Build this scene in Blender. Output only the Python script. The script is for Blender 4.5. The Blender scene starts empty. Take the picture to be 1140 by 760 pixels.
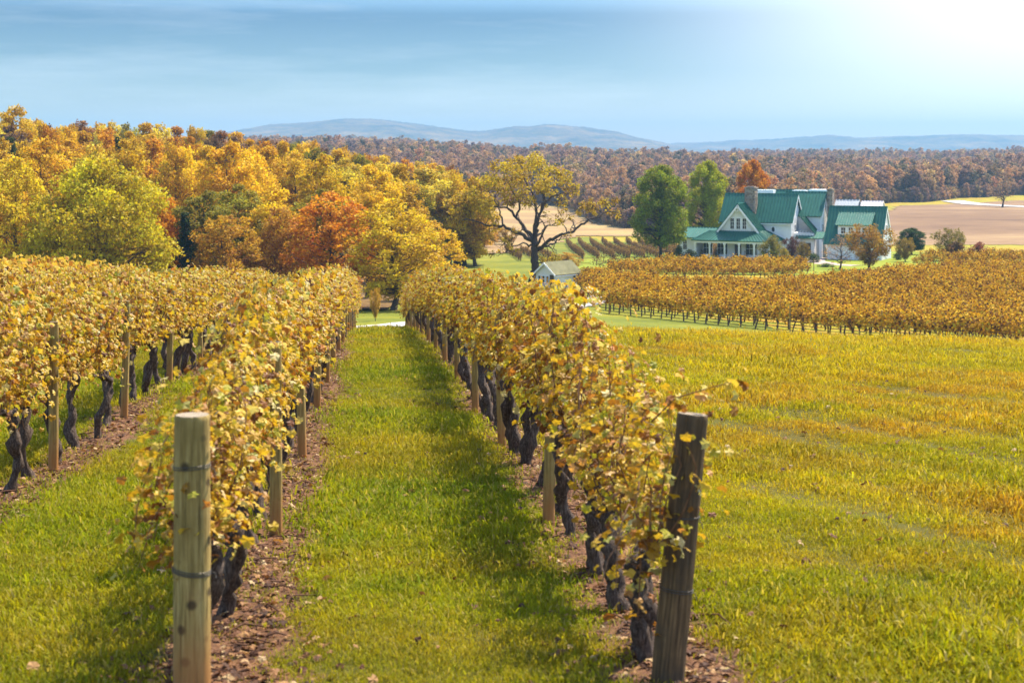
import bpy, math, random
import numpy as np

# ---------------------------------------------------------------- scene, camera, light
S = bpy.context.scene
COL = S.collection
R = math.radians
F = 1790.0                      # focal length in photo pixels (1140 wide)
CAMZ = 2.6                      # eye height over the ground at the camera

cam_d = bpy.data.cameras.new("camera")
cam = bpy.data.objects.new("camera", cam_d)
COL.objects.link(cam)
S.camera = cam
cam.location = (0, 0, CAMZ)
cam.rotation_euler = (R(90), 0, 0)
cam_d.sensor_width = 36.0
cam_d.lens = F / 1140 * 36
cam_d.shift_y = -(380 - 170) / 1140
cam_d.clip_start = 0.1
cam_d.clip_end = 30000
cam_d.dof.use_dof = True
cam_d.dof.focus_distance = 30
cam_d.dof.aperture_fstop = 3.2

SUN_AZ = 43.0                   # degrees to the right of the view
SUN_EL = 56.0
SUN_STRENGTH = 5.0
SKY_STRENGTH = 0.145
EXPOSURE = 1.32

sd = bpy.data.lights.new("sun", "SUN")
sd.energy = SUN_STRENGTH
sd.angle = R(0.5)
sd.color = (1.0, 0.91, 0.76)
sun = bpy.data.objects.new("sun", sd)
COL.objects.link(sun)
sun.rotation_euler = (R(90 - SUN_EL), 0, R(180 - SUN_AZ))
sun.location = (60, 20, 60)

W = bpy.data.worlds.new("World")
S.world = W
W.use_nodes = True
nt = W.node_tree
nt.nodes.clear()


def N(tree, typ, loc=None, **kw):
    n = tree.nodes.new(typ)
    for k, v in kw.items():
        setattr(n, k, v)
    return n


def build_world():
    L = nt.links.new
    out = N(nt, "ShaderNodeOutputWorld")
    bg = N(nt, "ShaderNodeBackground")
    bg.inputs[1].default_value = SKY_STRENGTH
    sky = N(nt, "ShaderNodeTexSky", sky_type="NISHITA", sun_disc=False)
    sky.sun_elevation = R(SUN_EL)
    sky.sun_rotation = R(SUN_AZ)
    sky.altitude = 200
    sky.air_density = 1.0
    sky.dust_density = 0.6
    sky.ozone_density = 1.5
    tc = N(nt, "ShaderNodeTexCoord")
    sep = N(nt, "ShaderNodeSeparateXYZ")
    L(tc.outputs["Generated"], sep.inputs[0])
    # deeper blue a few degrees over the horizon, plain again higher up
    mr = N(nt, "ShaderNodeValToRGB")
    e = mr.color_ramp.elements
    e[0].position = 0.0
    e[0].color = (0.52, 0.49, 0.455, 1)
    e[1].position = 0.022
    e[1].color = (0.375, 0.385, 0.40, 1)
    for p, c in ((0.05, (0.18, 0.232, 0.275, 1)), (0.085, (0.105, 0.158, 0.215, 1)), (0.13, (0.6, 0.75, 0.9, 1)), (0.2, (1.15, 1.15, 1.15, 1))):
        q = e.new(p)
        q.color = c
    L(sep.outputs[2], mr.inputs[0])
    mul = N(nt, "ShaderNodeMix", data_type="RGBA", blend_type="MULTIPLY")
    mul.inputs[0].default_value = 1.0
    L(sky.outputs[0], mul.inputs[6])
    L(mr.outputs[0], mul.inputs[7])
    # thin streaky cloud, stretched along the horizon
    mp = N(nt, "ShaderNodeMapping")
    mp.inputs["Scale"].default_value = (3.0, 1.5, 30.0)
    mp.inputs["Rotation"].default_value = (0, R(1.2), 0)
    L(tc.outputs["Generated"], mp.inputs[0])
    nz = N(nt, "ShaderNodeTexNoise")
    nz.inputs["Scale"].default_value = 1.6
    nz.inputs["Detail"].default_value = 8
    nz.inputs["Roughness"].default_value = 0.62
    L(mp.outputs[0], nz.inputs[0])
    r2 = N(nt, "ShaderNodeMapRange")
    r2.inputs[1].default_value = 0.42
    r2.inputs[2].default_value = 0.8
    r2.inputs[3].default_value = 0.0
    r2.inputs[4].default_value = 0.30
    L(nz.outputs[0], r2.inputs[0])
    # bright veil of cloud towards the sun, low on the right
    def veil(direction, a, b, amt):
        d = N(nt, "ShaderNodeVectorMath", operation="DISTANCE")
        sc = N(nt, "ShaderNodeVectorMath", operation="MULTIPLY")
        L(tc.outputs["Generated"], sc.inputs[0])
        sc.inputs[1].default_value = (1, 1, 1.9)
        L(sc.outputs[0], d.inputs[0])
        d.inputs[1].default_value = direction
        m = N(nt, "ShaderNodeMapRange", interpolation_type="SMOOTHERSTEP")
        m.inputs[1].default_value = a
        m.inputs[2].default_value = b
        m.inputs[3].default_value = 0.0
        m.inputs[4].default_value = amt
        L(d.outputs["Value"], m.inputs[0])
        return m
    az = R(21.5)
    v = veil((math.sin(az), math.cos(az), 0.10 * 1.9), 0.40, 0.02, 1.0)
    mx = N(nt, "ShaderNodeMath", operation="MAXIMUM")
    L(v.outputs[0], mx.inputs[0])
    L(r2.outputs[0], mx.inputs[1])
    mix = N(nt, "ShaderNodeMix", data_type="RGBA")
    L(mx.outputs[0], mix.inputs[0])
    L(mul.outputs[2], mix.inputs[6])
    mix.inputs[7].default_value = (4.0, 4.2, 4.3, 1)
    L(mix.outputs[2], bg.inputs[0])
    L(bg.outputs[0], out.inputs[0])


build_world()
vs = S.view_settings
vs.view_transform = "Standard"
vs.look = "None"
vs.gamma = 1.0
vs.use_curve_mapping = False
vs.exposure = EXPOSURE
cy = S.cycles
cy.use_denoising = True
cy.max_bounces = 6
cy.diffuse_bounces = 2
cy.glossy_bounces = 2
cy.transmission_bounces = 3
cy.transparent_max_bounces = 6
cy.volume_bounces = 1
cy.caustics_reflective = False
cy.caustics_refractive = False
cy.sample_clamp_indirect = 6.0

rng = np.random.default_rng(11)
random.seed(11)

# ---------------------------------------------------------------- terrain (z relative to the eye, then + CAMZ)
KY = np.array([-60, 0, 10, 20, 30, 45, 60, 72, 84, 98, 112, 130, 150, 180, 213, 270, 350, 600, 900, 1500, 3000, 12000], float)
KZ = np.array([0.94, -2.6, -3.19, -3.78, -4.37, -5.4, -6.7, -7.95, -9.4, -11.2, -12.5, -13.75, -14.8, -16.0, -16.9, -17.8,
               -19.8, -19.5, -13.0, -8.5, -7, -4], float)


def pchip(x, y):
    h = np.diff(x)
    d = np.diff(y) / h
    m = np.zeros_like(y)
    m[0], m[-1] = d[0], d[-1]
    for i in range(1, len(x) - 1):
        if d[i - 1] * d[i] > 0:
            w1, w2 = 2 * h[i] + h[i - 1], h[i] + 2 * h[i - 1]
            m[i] = (w1 + w2) / (w1 / d[i - 1] + w2 / d[i])
    def f(q):
        q = np.clip(q, x[0], x[-1])
        i = np.clip(np.searchsorted(x, q) - 1, 0, len(x) - 2)
        t = (q - x[i]) / h[i]
        return ((1 + 2 * t) * (1 - t) ** 2 * y[i] + t * (1 - t) ** 2 * h[i] * m[i]
                + t * t * (3 - 2 * t) * y[i + 1] + t * t * (t - 1) * h[i] * m[i + 1])
    return f


PZ = pchip(KY, KZ)


def sm(x, a, b):
    t = np.clip((np.asarray(x, float) - a) / (b - a), 0, 1)
    return t * t * (3 - 2 * t)


def terrain(X, Y):
    X = np.asarray(X, float)
    Y = np.asarray(Y, float)
    z = PZ(Y)
    z = z - 0.035 * np.maximum(X - 3, 0) * sm(Y, 30, 70) * (1 - sm(Y, 130, 200)) * (1 - sm(X, 60, 120))
    z = z + 9 * sm(-X, 15, 90) * sm(Y, 180, 330) * (1 - 0.75 * sm(Y, 380, 620))
    z = z + 2.5 * sm(-X, -40, 60) * sm(Y, 620, 800) * (1 - sm(Y, 2000, 4000))
    near = 1 - sm(Y, 80, 140)
    z = z + near * (0.035 * np.sin(X * 1.7 + 0.6 * Y) * np.sin(Y * 0.9 + 0.4) + 0.05 * np.sin(X * 0.55 + 1.3) * np.sin(Y * 0.42 + X * 0.2)) * sm(np.abs(Y), 3, 12)
    rip = X * 0.94 + Y * 0.34
    z = z + near * 0.045 * np.sin(rip * 4.4 + 0.8 * np.sin(Y * 0.35)) * sm(X, 2.2, 4.0) * (0.6 + 0.4 * np.sin(X * 0.9 - Y * 0.33))
    z = z + (3.5 * np.sin(X * 0.013 + 0.8) * np.sin(Y * 0.0063 + 0.5) - 5 * np.sin(X * 0.006 + 0.15)) * sm(Y, 720, 1050) * (1 - sm(Y, 3000, 5000))
    z = z + (1 - near) * 0.25 * np.sin(X * 0.05) * np.sin(Y * 0.037) * (1 - sm(Y, 700, 900))
    return z + CAMZ


def gz(x, y):
    return float(terrain(x, y))


_ys = np.geomspace(6, 1500, 4000)


def ground_at(px, py):
    """the place on the ground seen at a photo pixel"""
    a, b = (px - 570) / F, -(py - 170) / F
    z = terrain(a * _ys, _ys) - CAMZ
    hit = np.nonzero(z >= b * _ys)[0]
    i = hit[0] if len(hit) else len(_ys) - 1
    return float(a * _ys[i]), float(_ys[i])


def at(px, Y):
    return (px - 570) / F * Y


# ---------------------------------------------------------------- mesh helpers
class MB:
    """collects vertices and faces (numpy), builds ONE mesh object"""

    def __init__(self):
        self.v = []
        self.f = []          # list of (k, array n*k)
        self.m = []          # material index arrays
        self.r = []          # per-face random value
        self.n = 0
        self.smooth = []

    def add(self, v, f, mat=0, rnd=None, smooth=False):
        v = np.asarray(v, float).reshape(-1, 3)
        f = np.asarray(f, int)
        if f.ndim == 1:
            f = f[None, :]
        self.v.append(v)
        self.f.append(f + self.n)
        self.n += len(v)
        k = len(f)
        self.m.append(np.full(k, mat))
        self.r.append(np.zeros(k) if rnd is None else np.asarray(rnd, float))
        self.smooth.append(np.full(k, smooth))
        return self

    def mesh(self, name, mats):
        me = bpy.data.meshes.new(name)
        v = np.concatenate(self.v)
        me.vertices.add(len(v))
        me.vertices.foreach_set("co", v.ravel())
        tot = np.concatenate([np.full(len(f), f.shape[1]) for f in self.f])
        li = np.concatenate([f.ravel() for f in self.f])
        me.loops.add(len(li))
        me.loops.foreach_set("vertex_index", li)
        me.polygons.add(len(tot))
        st = np.concatenate([[0], np.cumsum(tot)[:-1]])
        me.polygons.foreach_set("loop_start", st)
        me.polygons.foreach_set("loop_total", tot)
        me.polygons.foreach_set("material_index", np.concatenate(self.m))
        me.polygons.foreach_set("use_smooth", np.concatenate(self.smooth))
        a = me.attributes.new("rnd", "FLOAT", "FACE")
        a.data.foreach_set("value", np.concatenate(self.r))
        for m in (mats if isinstance(mats, (list, tuple)) else [mats]):
            me.materials.append(m)
        me.update(calc_edges=True)
        me.validate()
        return me

    def obj(self, name, mats, parent=None, **props):
        return link(name, self.mesh(name, mats), parent, **props)

    # -- shapes
    def box(self, c, s, mat=0, rot=None):
        x, y, z = np.array(s) / 2.0
        v = np.array([[-x, -y, -z], [x, -y, -z], [x, y, -z], [-x, y, -z], [-x, -y, z], [x, -y, z], [x, y, z], [-x, y, z]])
        if rot is not None:
            v = v @ rot.T
        return self.add(v + np.array(c), [[0, 3, 2, 1], [4, 5, 6, 7], [0, 1, 5, 4], [1, 2, 6, 5], [2, 3, 7, 6], [3, 0, 4, 7]], mat)

    def box2(self, a, b, mat=0):
        a, b = np.array(a, float), np.array(b, float)
        return self.box((a + b) / 2, np.abs(b - a), mat)

    def prism(self, prof, x0, x1, mat=0):
        """profile in (y, z), counter-clockwise seen from +x, swept along x"""
        k = len(prof)
        p = np.array(prof, float)
        v = np.concatenate([np.c_[np.full(k, x0), p], np.c_[np.full(k, x1), p]])
        self.add(v, [list(range(k))[::-1]], mat)
        self.add(v, [[i + k for i in range(k)]], mat)
        self.add(v, [[i, (i + 1) % k, (i + 1) % k + k, i + k] for i in range(k)], mat)
        return self

    def tube(self, pts, rad, sides=6, mat=0, rnd=0.0, smooth=True, cap=True, wob=0.0, g=None):
        p = np.asarray(pts, float)
        n = len(p)
        r = np.broadcast_to(np.asarray(rad, float), (n,))
        t = np.gradient(p, axis=0)
        t /= np.linalg.norm(t, axis=1)[:, None] + 1e-9
        ref = np.array([0.31, 0.95, 0.05]) if abs(t[:, 2]).mean() > 0.6 else np.array([0.05, 0.1, 1.0])
        a = np.cross(t, ref)
        a /= np.linalg.norm(a, axis=1)[:, None] + 1e-9
        b = np.cross(t, a)
        th = np.arange(sides) / sides * 2 * np.pi
        rr = r[:, None] * np.ones((n, sides))
        if wob:
            rr = rr * (1 + wob * (g or rng).normal(size=(n, sides)))
        v = p[:, None, :] + rr[:, :, None] * (np.cos(th)[None, :, None] * a[:, None, :] + np.sin(th)[None, :, None] * b[:, None, :])
        idx = np.arange(n * sides).reshape(n, sides)
        q = np.stack([idx[:-1], np.roll(idx[:-1], -1, 1), np.roll(idx[1:], -1, 1), idx[1:]], -1).reshape(-1, 4)
        self.add(v.reshape(-1, 3), q, mat, np.full(len(q), rnd), smooth)
        if cap:
            vv = v.reshape(-1, 3)
            self.add(vv[idx[-1]], [list(range(sides))], mat)
            self.add(vv[idx[0]], [list(range(sides))[::-1]], mat)
        return self

    def leaves(self, pos, nrm, size, tmpl, rnd, mat=0, g=None, spin=None):
        """scatter a leaf template: x across, y to the tip, z the normal"""
        g = g or rng
        V, FA = tmpl
        n = len(pos)
        nrm = nrm / (np.linalg.norm(nrm, axis=1)[:, None] + 1e-9)
        h = g.normal(size=(n, 3)) if spin is None else spin
        y = h - (h * nrm).sum(1)[:, None] * nrm
        y /= np.linalg.norm(y, axis=1)[:, None] + 1e-9
        x = np.cross(y, nrm)
        M = np.stack([x, y, nrm], 1)                      # n,3(axis),3
        sz = np.broadcast_to(np.asarray(size, float), (n,))
        v = np.einsum("kj,njc->nkc", V, M) * sz[:, None, None] + pos[:, None, :]
        k = len(V)
        f = (FA[None, :, :] + (np.arange(n) * k)[:, None, None]).reshape(-1, FA.shape[1])
        self.add(v.reshape(-1, 3), f, mat, np.repeat(rnd, len(FA)))
        return self


def link(name, data, parent=None, label=None, category=None, group=None, kind=None, loc=None, rot=None, color=None):
    o = bpy.data.objects.new(name, data)
    COL.objects.link(o)
    if parent is not None:
        o.parent = parent
    if loc is not None:
        o.location = loc
    if rot is not None:
        o.rotation_euler = rot
    if color is not None:
        o.color = (*color, 1)
    tag(o, label, category, group, kind)
    return o


def tag(o, label=None, category=None, group=None, kind=None):
    for k, v in (("label", label), ("category", category), ("group", group), ("kind", kind)):
        if v:
            o[k] = v
    return o


def empty(name, loc, rz=0.0, **props):
    o = link(name, None, None, loc=loc, rot=(0, 0, rz), **props)
    o.empty_display_size = 0.3
    return o


# leaf templates -------------------------------------------------
QUAD = (np.array([[0, -0.5, 0], [0.42, 0.02, 0.14], [0, 0.5, 0], [-0.42, 0.02, 0.10]]), np.array([[0, 1, 2, 3]]))
CLUMP = (np.array([[-0.1, -0.5, 0], [0.45, -0.2, 0.16], [0.3, 0.32, 0.02], [-0.05, 0.52, 0.12], [-0.46, 0.15, -0.04]]), np.array([[0, 1, 2, 3, 4]]))


def grape_leaf():
    ang = np.radians([-90, -48, -18, 8, 38, 62, 90, 118, 142, 172, 198, 228])
    rad = np.array([0.22, 0.50, 0.42, 0.54, 0.44, 0.45, 0.60, 0.45, 0.44, 0.54, 0.42, 0.50])
    z = np.array([0.0, -0.10, 0.04, -0.12, 0.05, 0.0, -0.16, 0.03, 0.06, -0.05, 0.05, -0.14])
    v = np.c_[rad * np.cos(ang), rad * np.sin(ang), z]
    v = np.vstack([[0, 0, 0.06], v])
    k = len(ang)
    return v, np.array([[0, 1 + i, 1 + (i + 1) % k] for i in range(k)])


GRAPE = grape_leaf()

# ---------------------------------------------------------------- materials


def mat_new(name):
    m = bpy.data.materials.new(name)
    m.use_nodes = True
    t = m.node_tree
    t.nodes.clear()
    out = t.nodes.new("ShaderNodeOutputMaterial")
    return m, t, out


def ramp(t, stops, fac=None, interp="LINEAR"):
    n = t.nodes.new("ShaderNodeValToRGB")
    n.color_ramp.interpolation = interp
    e = n.color_ramp.elements
    while len(e) > 1:
        e.remove(e[-1])
    e[0].position = stops[0][0]
    e[0].color = (*stops[0][1], 1)
    for p, c in stops[1:]:
        q = e.new(p)
        q.color = (*c, 1)
    if fac is not None:
        t.links.new(fac, n.inputs[0])
    return n.outputs[0]


def noise(t, scale, detail=4, rough=0.55, coord=None, vec_scale=None, out=0):
    n = t.nodes.new("ShaderNodeTexNoise")
    n.inputs["Scale"].default_value = scale
    n.inputs["Detail"].default_value = detail
    n.inputs["Roughness"].default_value = rough
    if coord is not None:
        src = coord
        if vec_scale is not None:
            mp = t.nodes.new("ShaderNodeMapping")
            mp.inputs["Scale"].default_value = vec_scale
            t.links.new(coord, mp.inputs[0])
            src = mp.outputs[0]
        t.links.new(src, n.inputs["Vector"])
    return n.outputs[out]


def pos(t):
    return t.nodes.new("ShaderNodeNewGeometry").outputs["Position"]


def objco(t):
    return t.nodes.new("ShaderNodeTexCoord").outputs["Object"]


def mixc(t, fac, a, b, blend="MIX"):
    n = t.nodes.new("ShaderNodeMix")
    n.data_type = "RGBA"
    n.blend_type = blend
    for s, i in ((fac, 0), (a, 6), (b, 7)):
        if hasattr(s, "links"):
            t.links.new(s, n.inputs[i])
        elif i == 0:
            n.inputs[0].default_value = s
        else:
            n.inputs[i].default_value = (*s, 1)
    return n.outputs[2]


def math_n(t, op, a, b=None, clamp=False):
    n = t.nodes.new("ShaderNodeMath")
    n.operation = op
    n.use_clamp = clamp
    for s, i in ((a, 0), (b, 1)):
        if s is None:
            continue
        if hasattr(s, "links"):
            t.links.new(s, n.inputs[i])
        else:
            n.inputs[i].default_value = s
    return n.outputs[0]


def maprange(t, v, a, b, c=0.0, d=1.0):
    n = t.nodes.new("ShaderNodeMapRange")
    t.links.new(v, n.inputs[0])
    for i, q in enumerate((a, b, c, d)):
        n.inputs[i + 1].default_value = q
    return n.outputs[0]


def principled(t, out, color, rough=0.8, spec=0.3, bump=None, bump_d=0.02, metallic=0.0):
    p = t.nodes.new("ShaderNodeBsdfPrincipled")
    if hasattr(color, "links"):
        t.links.new(color, p.inputs["Base Color"])
    else:
        p.inputs["Base Color"].default_value = (*color, 1)
    if hasattr(rough, "links"):
        t.links.new(rough, p.inputs["Roughness"])
    else:
        p.inputs["Roughness"].default_value = rough
    p.inputs["Specular IOR Level"].default_value = spec
    p.inputs["Metallic"].default_value = metallic
    if bump is not None:
        b = t.nodes.new("ShaderNodeBump")
        b.inputs["Strength"].default_value = 1.0
        b.inputs["Distance"].default_value = bump_d
        t.links.new(bump, b.inputs["Height"])
        t.links.new(b.outputs[0], p.inputs["Normal"])
    t.links.new(p.outputs[0], out.inputs[0])
    return p


def leafy(t, out, color, trans=0.45, rough=0.55, spec=0.25, tint=(1.15, 1.0, 0.7)):
    """thin leaf: reflects on the lit side, glows when lit from behind"""
    p = t.nodes.new("ShaderNodeBsdfPrincipled")
    t.links.new(color, p.inputs["Base Color"])
    p.inputs["Roughness"].default_value = rough
    p.inputs["Specular IOR Level"].default_value = spec
    tr = t.nodes.new("ShaderNodeBsdfTranslucent")
    t.links.new(mixc(t, 1.0, color, tint, "MULTIPLY"), tr.inputs[0])
    mx = t.nodes.new("ShaderNodeMixShader")
    mx.inputs[0].default_value = trans
    t.links.new(p.outputs[0], mx.inputs[1])
    t.links.new(tr.outputs[0], mx.inputs[2])
    t.links.new(mx.outputs[0], out.inputs[0])


def attr(t, name):
    n = t.nodes.new("ShaderNodeAttribute")
    n.attribute_name = name
    return n.outputs["Fac"]


def objinfo(t, o):
    return t.nodes.new("ShaderNodeObjectInfo").outputs[o]


M = {}


def make_vine_leaf(name, stops, trans=0.40):
    m, t, out = mat_new(name)
    c = ramp(t, stops, attr(t, "rnd"))
    v = noise(t, 38, 2, 0.5, pos(t))
    c = mixc(t, maprange(t, v, 0.55, 0.72, 0, 0.5), c, (0.22, 0.10, 0.03))
    leafy(t, out, c, trans, 0.48 if name == "vine_leaf" else 0.75, 0.2 if name == "vine_leaf" else 0.1, tint=(1.05, 1.0, 0.5))
    M[name] = m


make_vine_leaf("vine_leaf", [(0.0, (0.12, 0.045, 0.018)), (0.10, (0.28, 0.11, 0.022)), (0.26, (0.36, 0.19, 0.022)),
                             (0.44, (0.50, 0.305, 0.024)), (0.66, (0.58, 0.39, 0.036)), (0.76, (0.64, 0.46, 0.09)), (0.83, (0.44, 0.37, 0.03)),
                             (0.90, (0.25, 0.25, 0.03)), (0.96, (0.68, 0.54, 0.25)), (1.0, (0.52, 0.18, 0.025))])
make_vine_leaf("slope_leaf", [(0.0, (0.07, 0.03, 0.010)), (0.22, (0.24, 0.105, 0.016)), (0.42, (0.56, 0.285, 0.014)),
                              (0.8, (0.66, 0.375, 0.016)), (1.0, (0.50, 0.38, 0.03))], 0.26)
make_vine_leaf("brown_leaf", [(0.0, (0.10, 0.05, 0.03)), (0.5, (0.22, 0.12, 0.05)), (1.0, (0.34, 0.20, 0.06))], 0.3)


def make_tree_leaf():
    m, t, out = mat_new("tree_leaf")
    col = objinfo(t, "Color")
    h = t.nodes.new("ShaderNodeHueSaturation")
    r = attr(t, "rnd")
    t.links.new(maprange(t, r, 0, 1, 0.475, 0.53), h.inputs["Hue"])
    t.links.new(maprange(t, r, 0, 1, 0.62, 1.45), h.inputs["Value"])
    h.inputs["Saturation"].default_value = 1.0
    t.links.new(col, h.inputs["Color"])
    leafy(t, out, h.outputs[0], 0.42, 0.6, 0.15, tint=(1.15, 1.05, 0.6))
    M["tree_leaf"] = m
    # far wood, each tree its own colour
    m, t, out = mat_new("far_leaf")
    c = ramp(t, [(0.0, (0.17, 0.10, 0.085)), (0.16, (0.26, 0.14, 0.09)), (0.32, (0.36, 0.19, 0.06)), (0.44, (0.13, 0.12, 0.06)),
                 (0.56, (0.42, 0.22, 0.05)), (0.68, (0.20, 0.12, 0.10)), (0.78, (0.46, 0.22, 0.04)), (0.86, (0.08, 0.085, 0.04)),
                 (0.93, (0.52, 0.34, 0.06)), (1.0, (0.40, 0.13, 0.04))], objinfo(t, "Random"))
    h = t.nodes.new("ShaderNodeHueSaturation")
    t.links.new(maprange(t, attr(t, "rnd"), 0, 1, 0.8, 1.75), h.inputs["Value"])
    h.inputs["Saturation"].default_value = 0.82
    t.links.new(c, h.inputs["Color"])
    leafy(t, out, h.outputs[0], 0.35, 0.7, 0.1, tint=(1.1, 1, 0.8))
    M["far_leaf"] = m


make_tree_leaf()


def make_simple():
    m, t, out = mat_new("bark")
    n = noise(t, 6, 6, 0.65, objco(t), (3, 3, 0.6))
    principled(t, out, ramp(t, [(0.3, (0.025, 0.018, 0.014)), (0.7, (0.12, 0.085, 0.06))], n), 0.9, 0.15, n, 0.05)
    M["bark"] = m
    m, t, out = mat_new("vine_bark")
    n = noise(t, 26, 6, 0.7, objco(t), (2.2, 2.2, 0.45))
    n2 = noise(t, 5, 3, 0.5, objco(t))
    c = ramp(t, [(0.3, (0.022, 0.015, 0.012)), (0.52, (0.10, 0.068, 0.050)), (0.72, (0.27, 0.21, 0.165))], n)
    c = mixc(t, maprange(t, n2, 0.6, 0.75, 0, 0.35), c, (0.25, 0.2, 0.17))
    principled(t, out, c, 0.9, 0.15, n, 0.03)
    M["vine_bark"] = m
    m, t, out = mat_new("cane")
    n = noise(t, 12, 2, 0.5, pos(t))
    principled(t, out, ramp(t, [(0.3, (0.10, 0.045, 0.022)), (0.7, (0.26, 0.13, 0.06))], n), 0.7, 0.25)
    M["cane"] = m

    m, t, out = mat_new("post_wood")
    oc = objco(t)
    grain = noise(t, 9, 8, 0.62, oc, (6, 6, 0.35))
    crack = noise(t, 5, 6, 0.6, oc, (9, 9, 0.22))
    blot = noise(t, 2.3, 5, 0.6, oc)
    c = ramp(t, [(0.3, (0.16, 0.10, 0.03)), (0.5, (0.36, 0.25, 0.08)), (0.72, (0.52, 0.38, 0.15))], grain)
    c = mixc(t, maprange(t, blot, 0.42, 0.62, 0, 0.7), c, (0.21, 0.14, 0.04))
    c = mixc(t, maprange(t, blot, 0.38, 0.28, 0, 0.5), c, (0.28, 0.13, 0.045))
    c = mixc(t, maprange(t, crack, 0.37, 0.31, 0, 0.85), c, (0.03, 0.022, 0.014))
    vo = t.nodes.new("ShaderNodeTexVoronoi")
    vo.inputs["Scale"].default_value = 6.5
    t.links.new(oc, vo.inputs["Vector"])
    c = mixc(t, maprange(t, vo.outputs["Distance"], 0.24, 0.12, 0, 0.85), c, (0.035, 0.022, 0.014))
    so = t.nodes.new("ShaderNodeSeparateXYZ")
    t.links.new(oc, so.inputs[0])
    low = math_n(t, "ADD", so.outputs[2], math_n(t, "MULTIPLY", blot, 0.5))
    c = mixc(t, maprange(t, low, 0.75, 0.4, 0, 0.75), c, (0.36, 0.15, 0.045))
    hgt = math_n(t, "ADD", math_n(t, "MULTIPLY", grain, 0.35), maprange(t, crack, 0.30, 0.42, 0, 1))
    principled(t, out, c, 0.82, 0.2, hgt, 0.006)
    M["post_wood"] = m
    m, t, out = mat_new("post_end")
    oc = objco(t)
    w = t.nodes.new("ShaderNodeTexWave")
    w.wave_type = "RINGS"
    w.rings_direction = "Z"
    w.inputs["Scale"].default_value = 22
    w.inputs["Distortion"].default_value = 3.5
    w.inputs["Detail"].default_value = 3
    t.links.new(oc, w.inputs[0])
    n = noise(t, 18, 5, 0.6, oc)
    c = ramp(t, [(0.2, (0.13, 0.10, 0.075)), (0.8, (0.36, 0.29, 0.20))], math_n(t, "MULTIPLY", math_n(t, "ADD", w.outputs["Fac"], n), 0.5))
    principled(t, out, c, 0.9, 0.1, n, 0.01)
    M["post_end"] = m
    m, t, out = mat_new("dark_post_wood")
    oc = objco(t)
    grain = noise(t, 9, 8, 0.62, oc, (6, 6, 0.35))
    blot = noise(t, 3.1, 5, 0.65, oc)
    crack = noise(t, 5, 6, 0.6, oc, (9, 9, 0.22))
    c = ramp(t, [(0.3, (0.045, 0.027, 0.013)), (0.58, (0.16, 0.095, 0.042)), (0.8, (0.34, 0.225, 0.10))], grain)
    c = mixc(t, maprange(t, blot, 0.45, 0.62, 0, 0.7), c, (0.06, 0.045, 0.03))
    c = mixc(t, maprange(t, crack, 0.37, 0.31, 0, 0.9), c, (0.02, 0.015, 0.01))
    principled(t, out, c, 0.85, 0.2, math_n(t, "ADD", grain, maprange(t, crack, 0.30, 0.42, 0, 1)), 0.006)
    M["dark_post_wood"] = m

    m, t, out = mat_new("wire")
    principled(t, out, (0.10, 0.085, 0.07), 0.5, 0.5, metallic=0.7)
    M["wire"] = m

    m, t, out = mat_new("soil_litter")
    n = noise(t, 60, 3, 0.6, pos(t))
    c = ramp(t, [(0.0, (0.04, 0.018, 0.010)), (0.4, (0.11, 0.045, 0.02)), (0.7, (0.20, 0.09, 0.035)), (0.88, (0.32, 0.17, 0.06)), (1.0, (0.46, 0.34, 0.18))], attr(t, "rnd"))
    c = mixc(t, maprange(t, n, 0.5, 0.8, 0, 0.5), c, (0.10, 0.05, 0.03))
    leafy(t, out, c, 0.2, 0.7, 0.2)
    M["soil_litter"] = m

    # grass: patches of green, yellow-green and dry straw
    def grass_col(t, p):
        n1 = noise(t, 0.32, 5, 0.6, p)
        n2 = noise(t, 1.7, 4, 0.6, p)
        n3 = noise(t, 0.22, 3, 0.55, p, (0.5, 1.6, 1))
        mixn = math_n(t, "ADD", math_n(t, "MULTIPLY", n1, 0.6), math_n(t, "MULTIPLY", n2, 0.4))
        c = ramp(t, [(0.34, (0.095, 0.125, 0.005)), (0.45, (0.23, 0.225, 0.007)), (0.54, (0.36, 0.305, 0.010)), (0.66, (0.43, 0.31, 0.015))], mixn)
        sx = t.nodes.new("ShaderNodeSeparateXYZ")
        t.links.new(p, sx.inputs[0])
        mead = math_n(t, "ADD", maprange(t, sx.outputs[0], 1.0, 5.0, 0.35, 1.0), 0.0)
        dry = math_n(t, "MULTIPLY", maprange(t, n3, 0.45, 0.62, 0, 0.8), mead, True)
        alley = maprange(t, sx.outputs[0], 0.6, 2.2, 0.50, 0.12)
        c = mixc(t, alley, c, (0.165, 0.22, 0.014))
        c = mixc(t, dry, c, (0.40, 0.20, 0.028))
        gold = math_n(t, "MULTIPLY", math_n(t, "MULTIPLY", maprange(t, sx.outputs[1], 10, 58, 0.06, 0.62), maprange(t, sx.outputs[1], 92, 100, 1, 0)), maprange(t, sx.outputs[0], 1.0, 6.0, 0.0, 1.0))  # dry gold plus grazing backlit glow painted into the colour, stronger with distance
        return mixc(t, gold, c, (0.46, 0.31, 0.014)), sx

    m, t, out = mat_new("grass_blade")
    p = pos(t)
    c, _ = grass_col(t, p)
    h = t.nodes.new("ShaderNodeHueSaturation")
    rr = math_n(t, "ADD", math_n(t, "MULTIPLY", objinfo(t, "Random"), 0.5), math_n(t, "MULTIPLY", attr(t, "rnd"), 0.5))
    t.links.new(maprange(t, rr, 0, 1, 0.48, 0.53), h.inputs["Hue"])
    t.links.new(maprange(t, rr, 0, 1, 0.65, 1.35), h.inputs["Value"])
    t.links.new(c, h.inputs["Color"])
    straw = maprange(t, attr(t, "rnd"), 0.86, 0.9, 0, 0.8)
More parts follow.
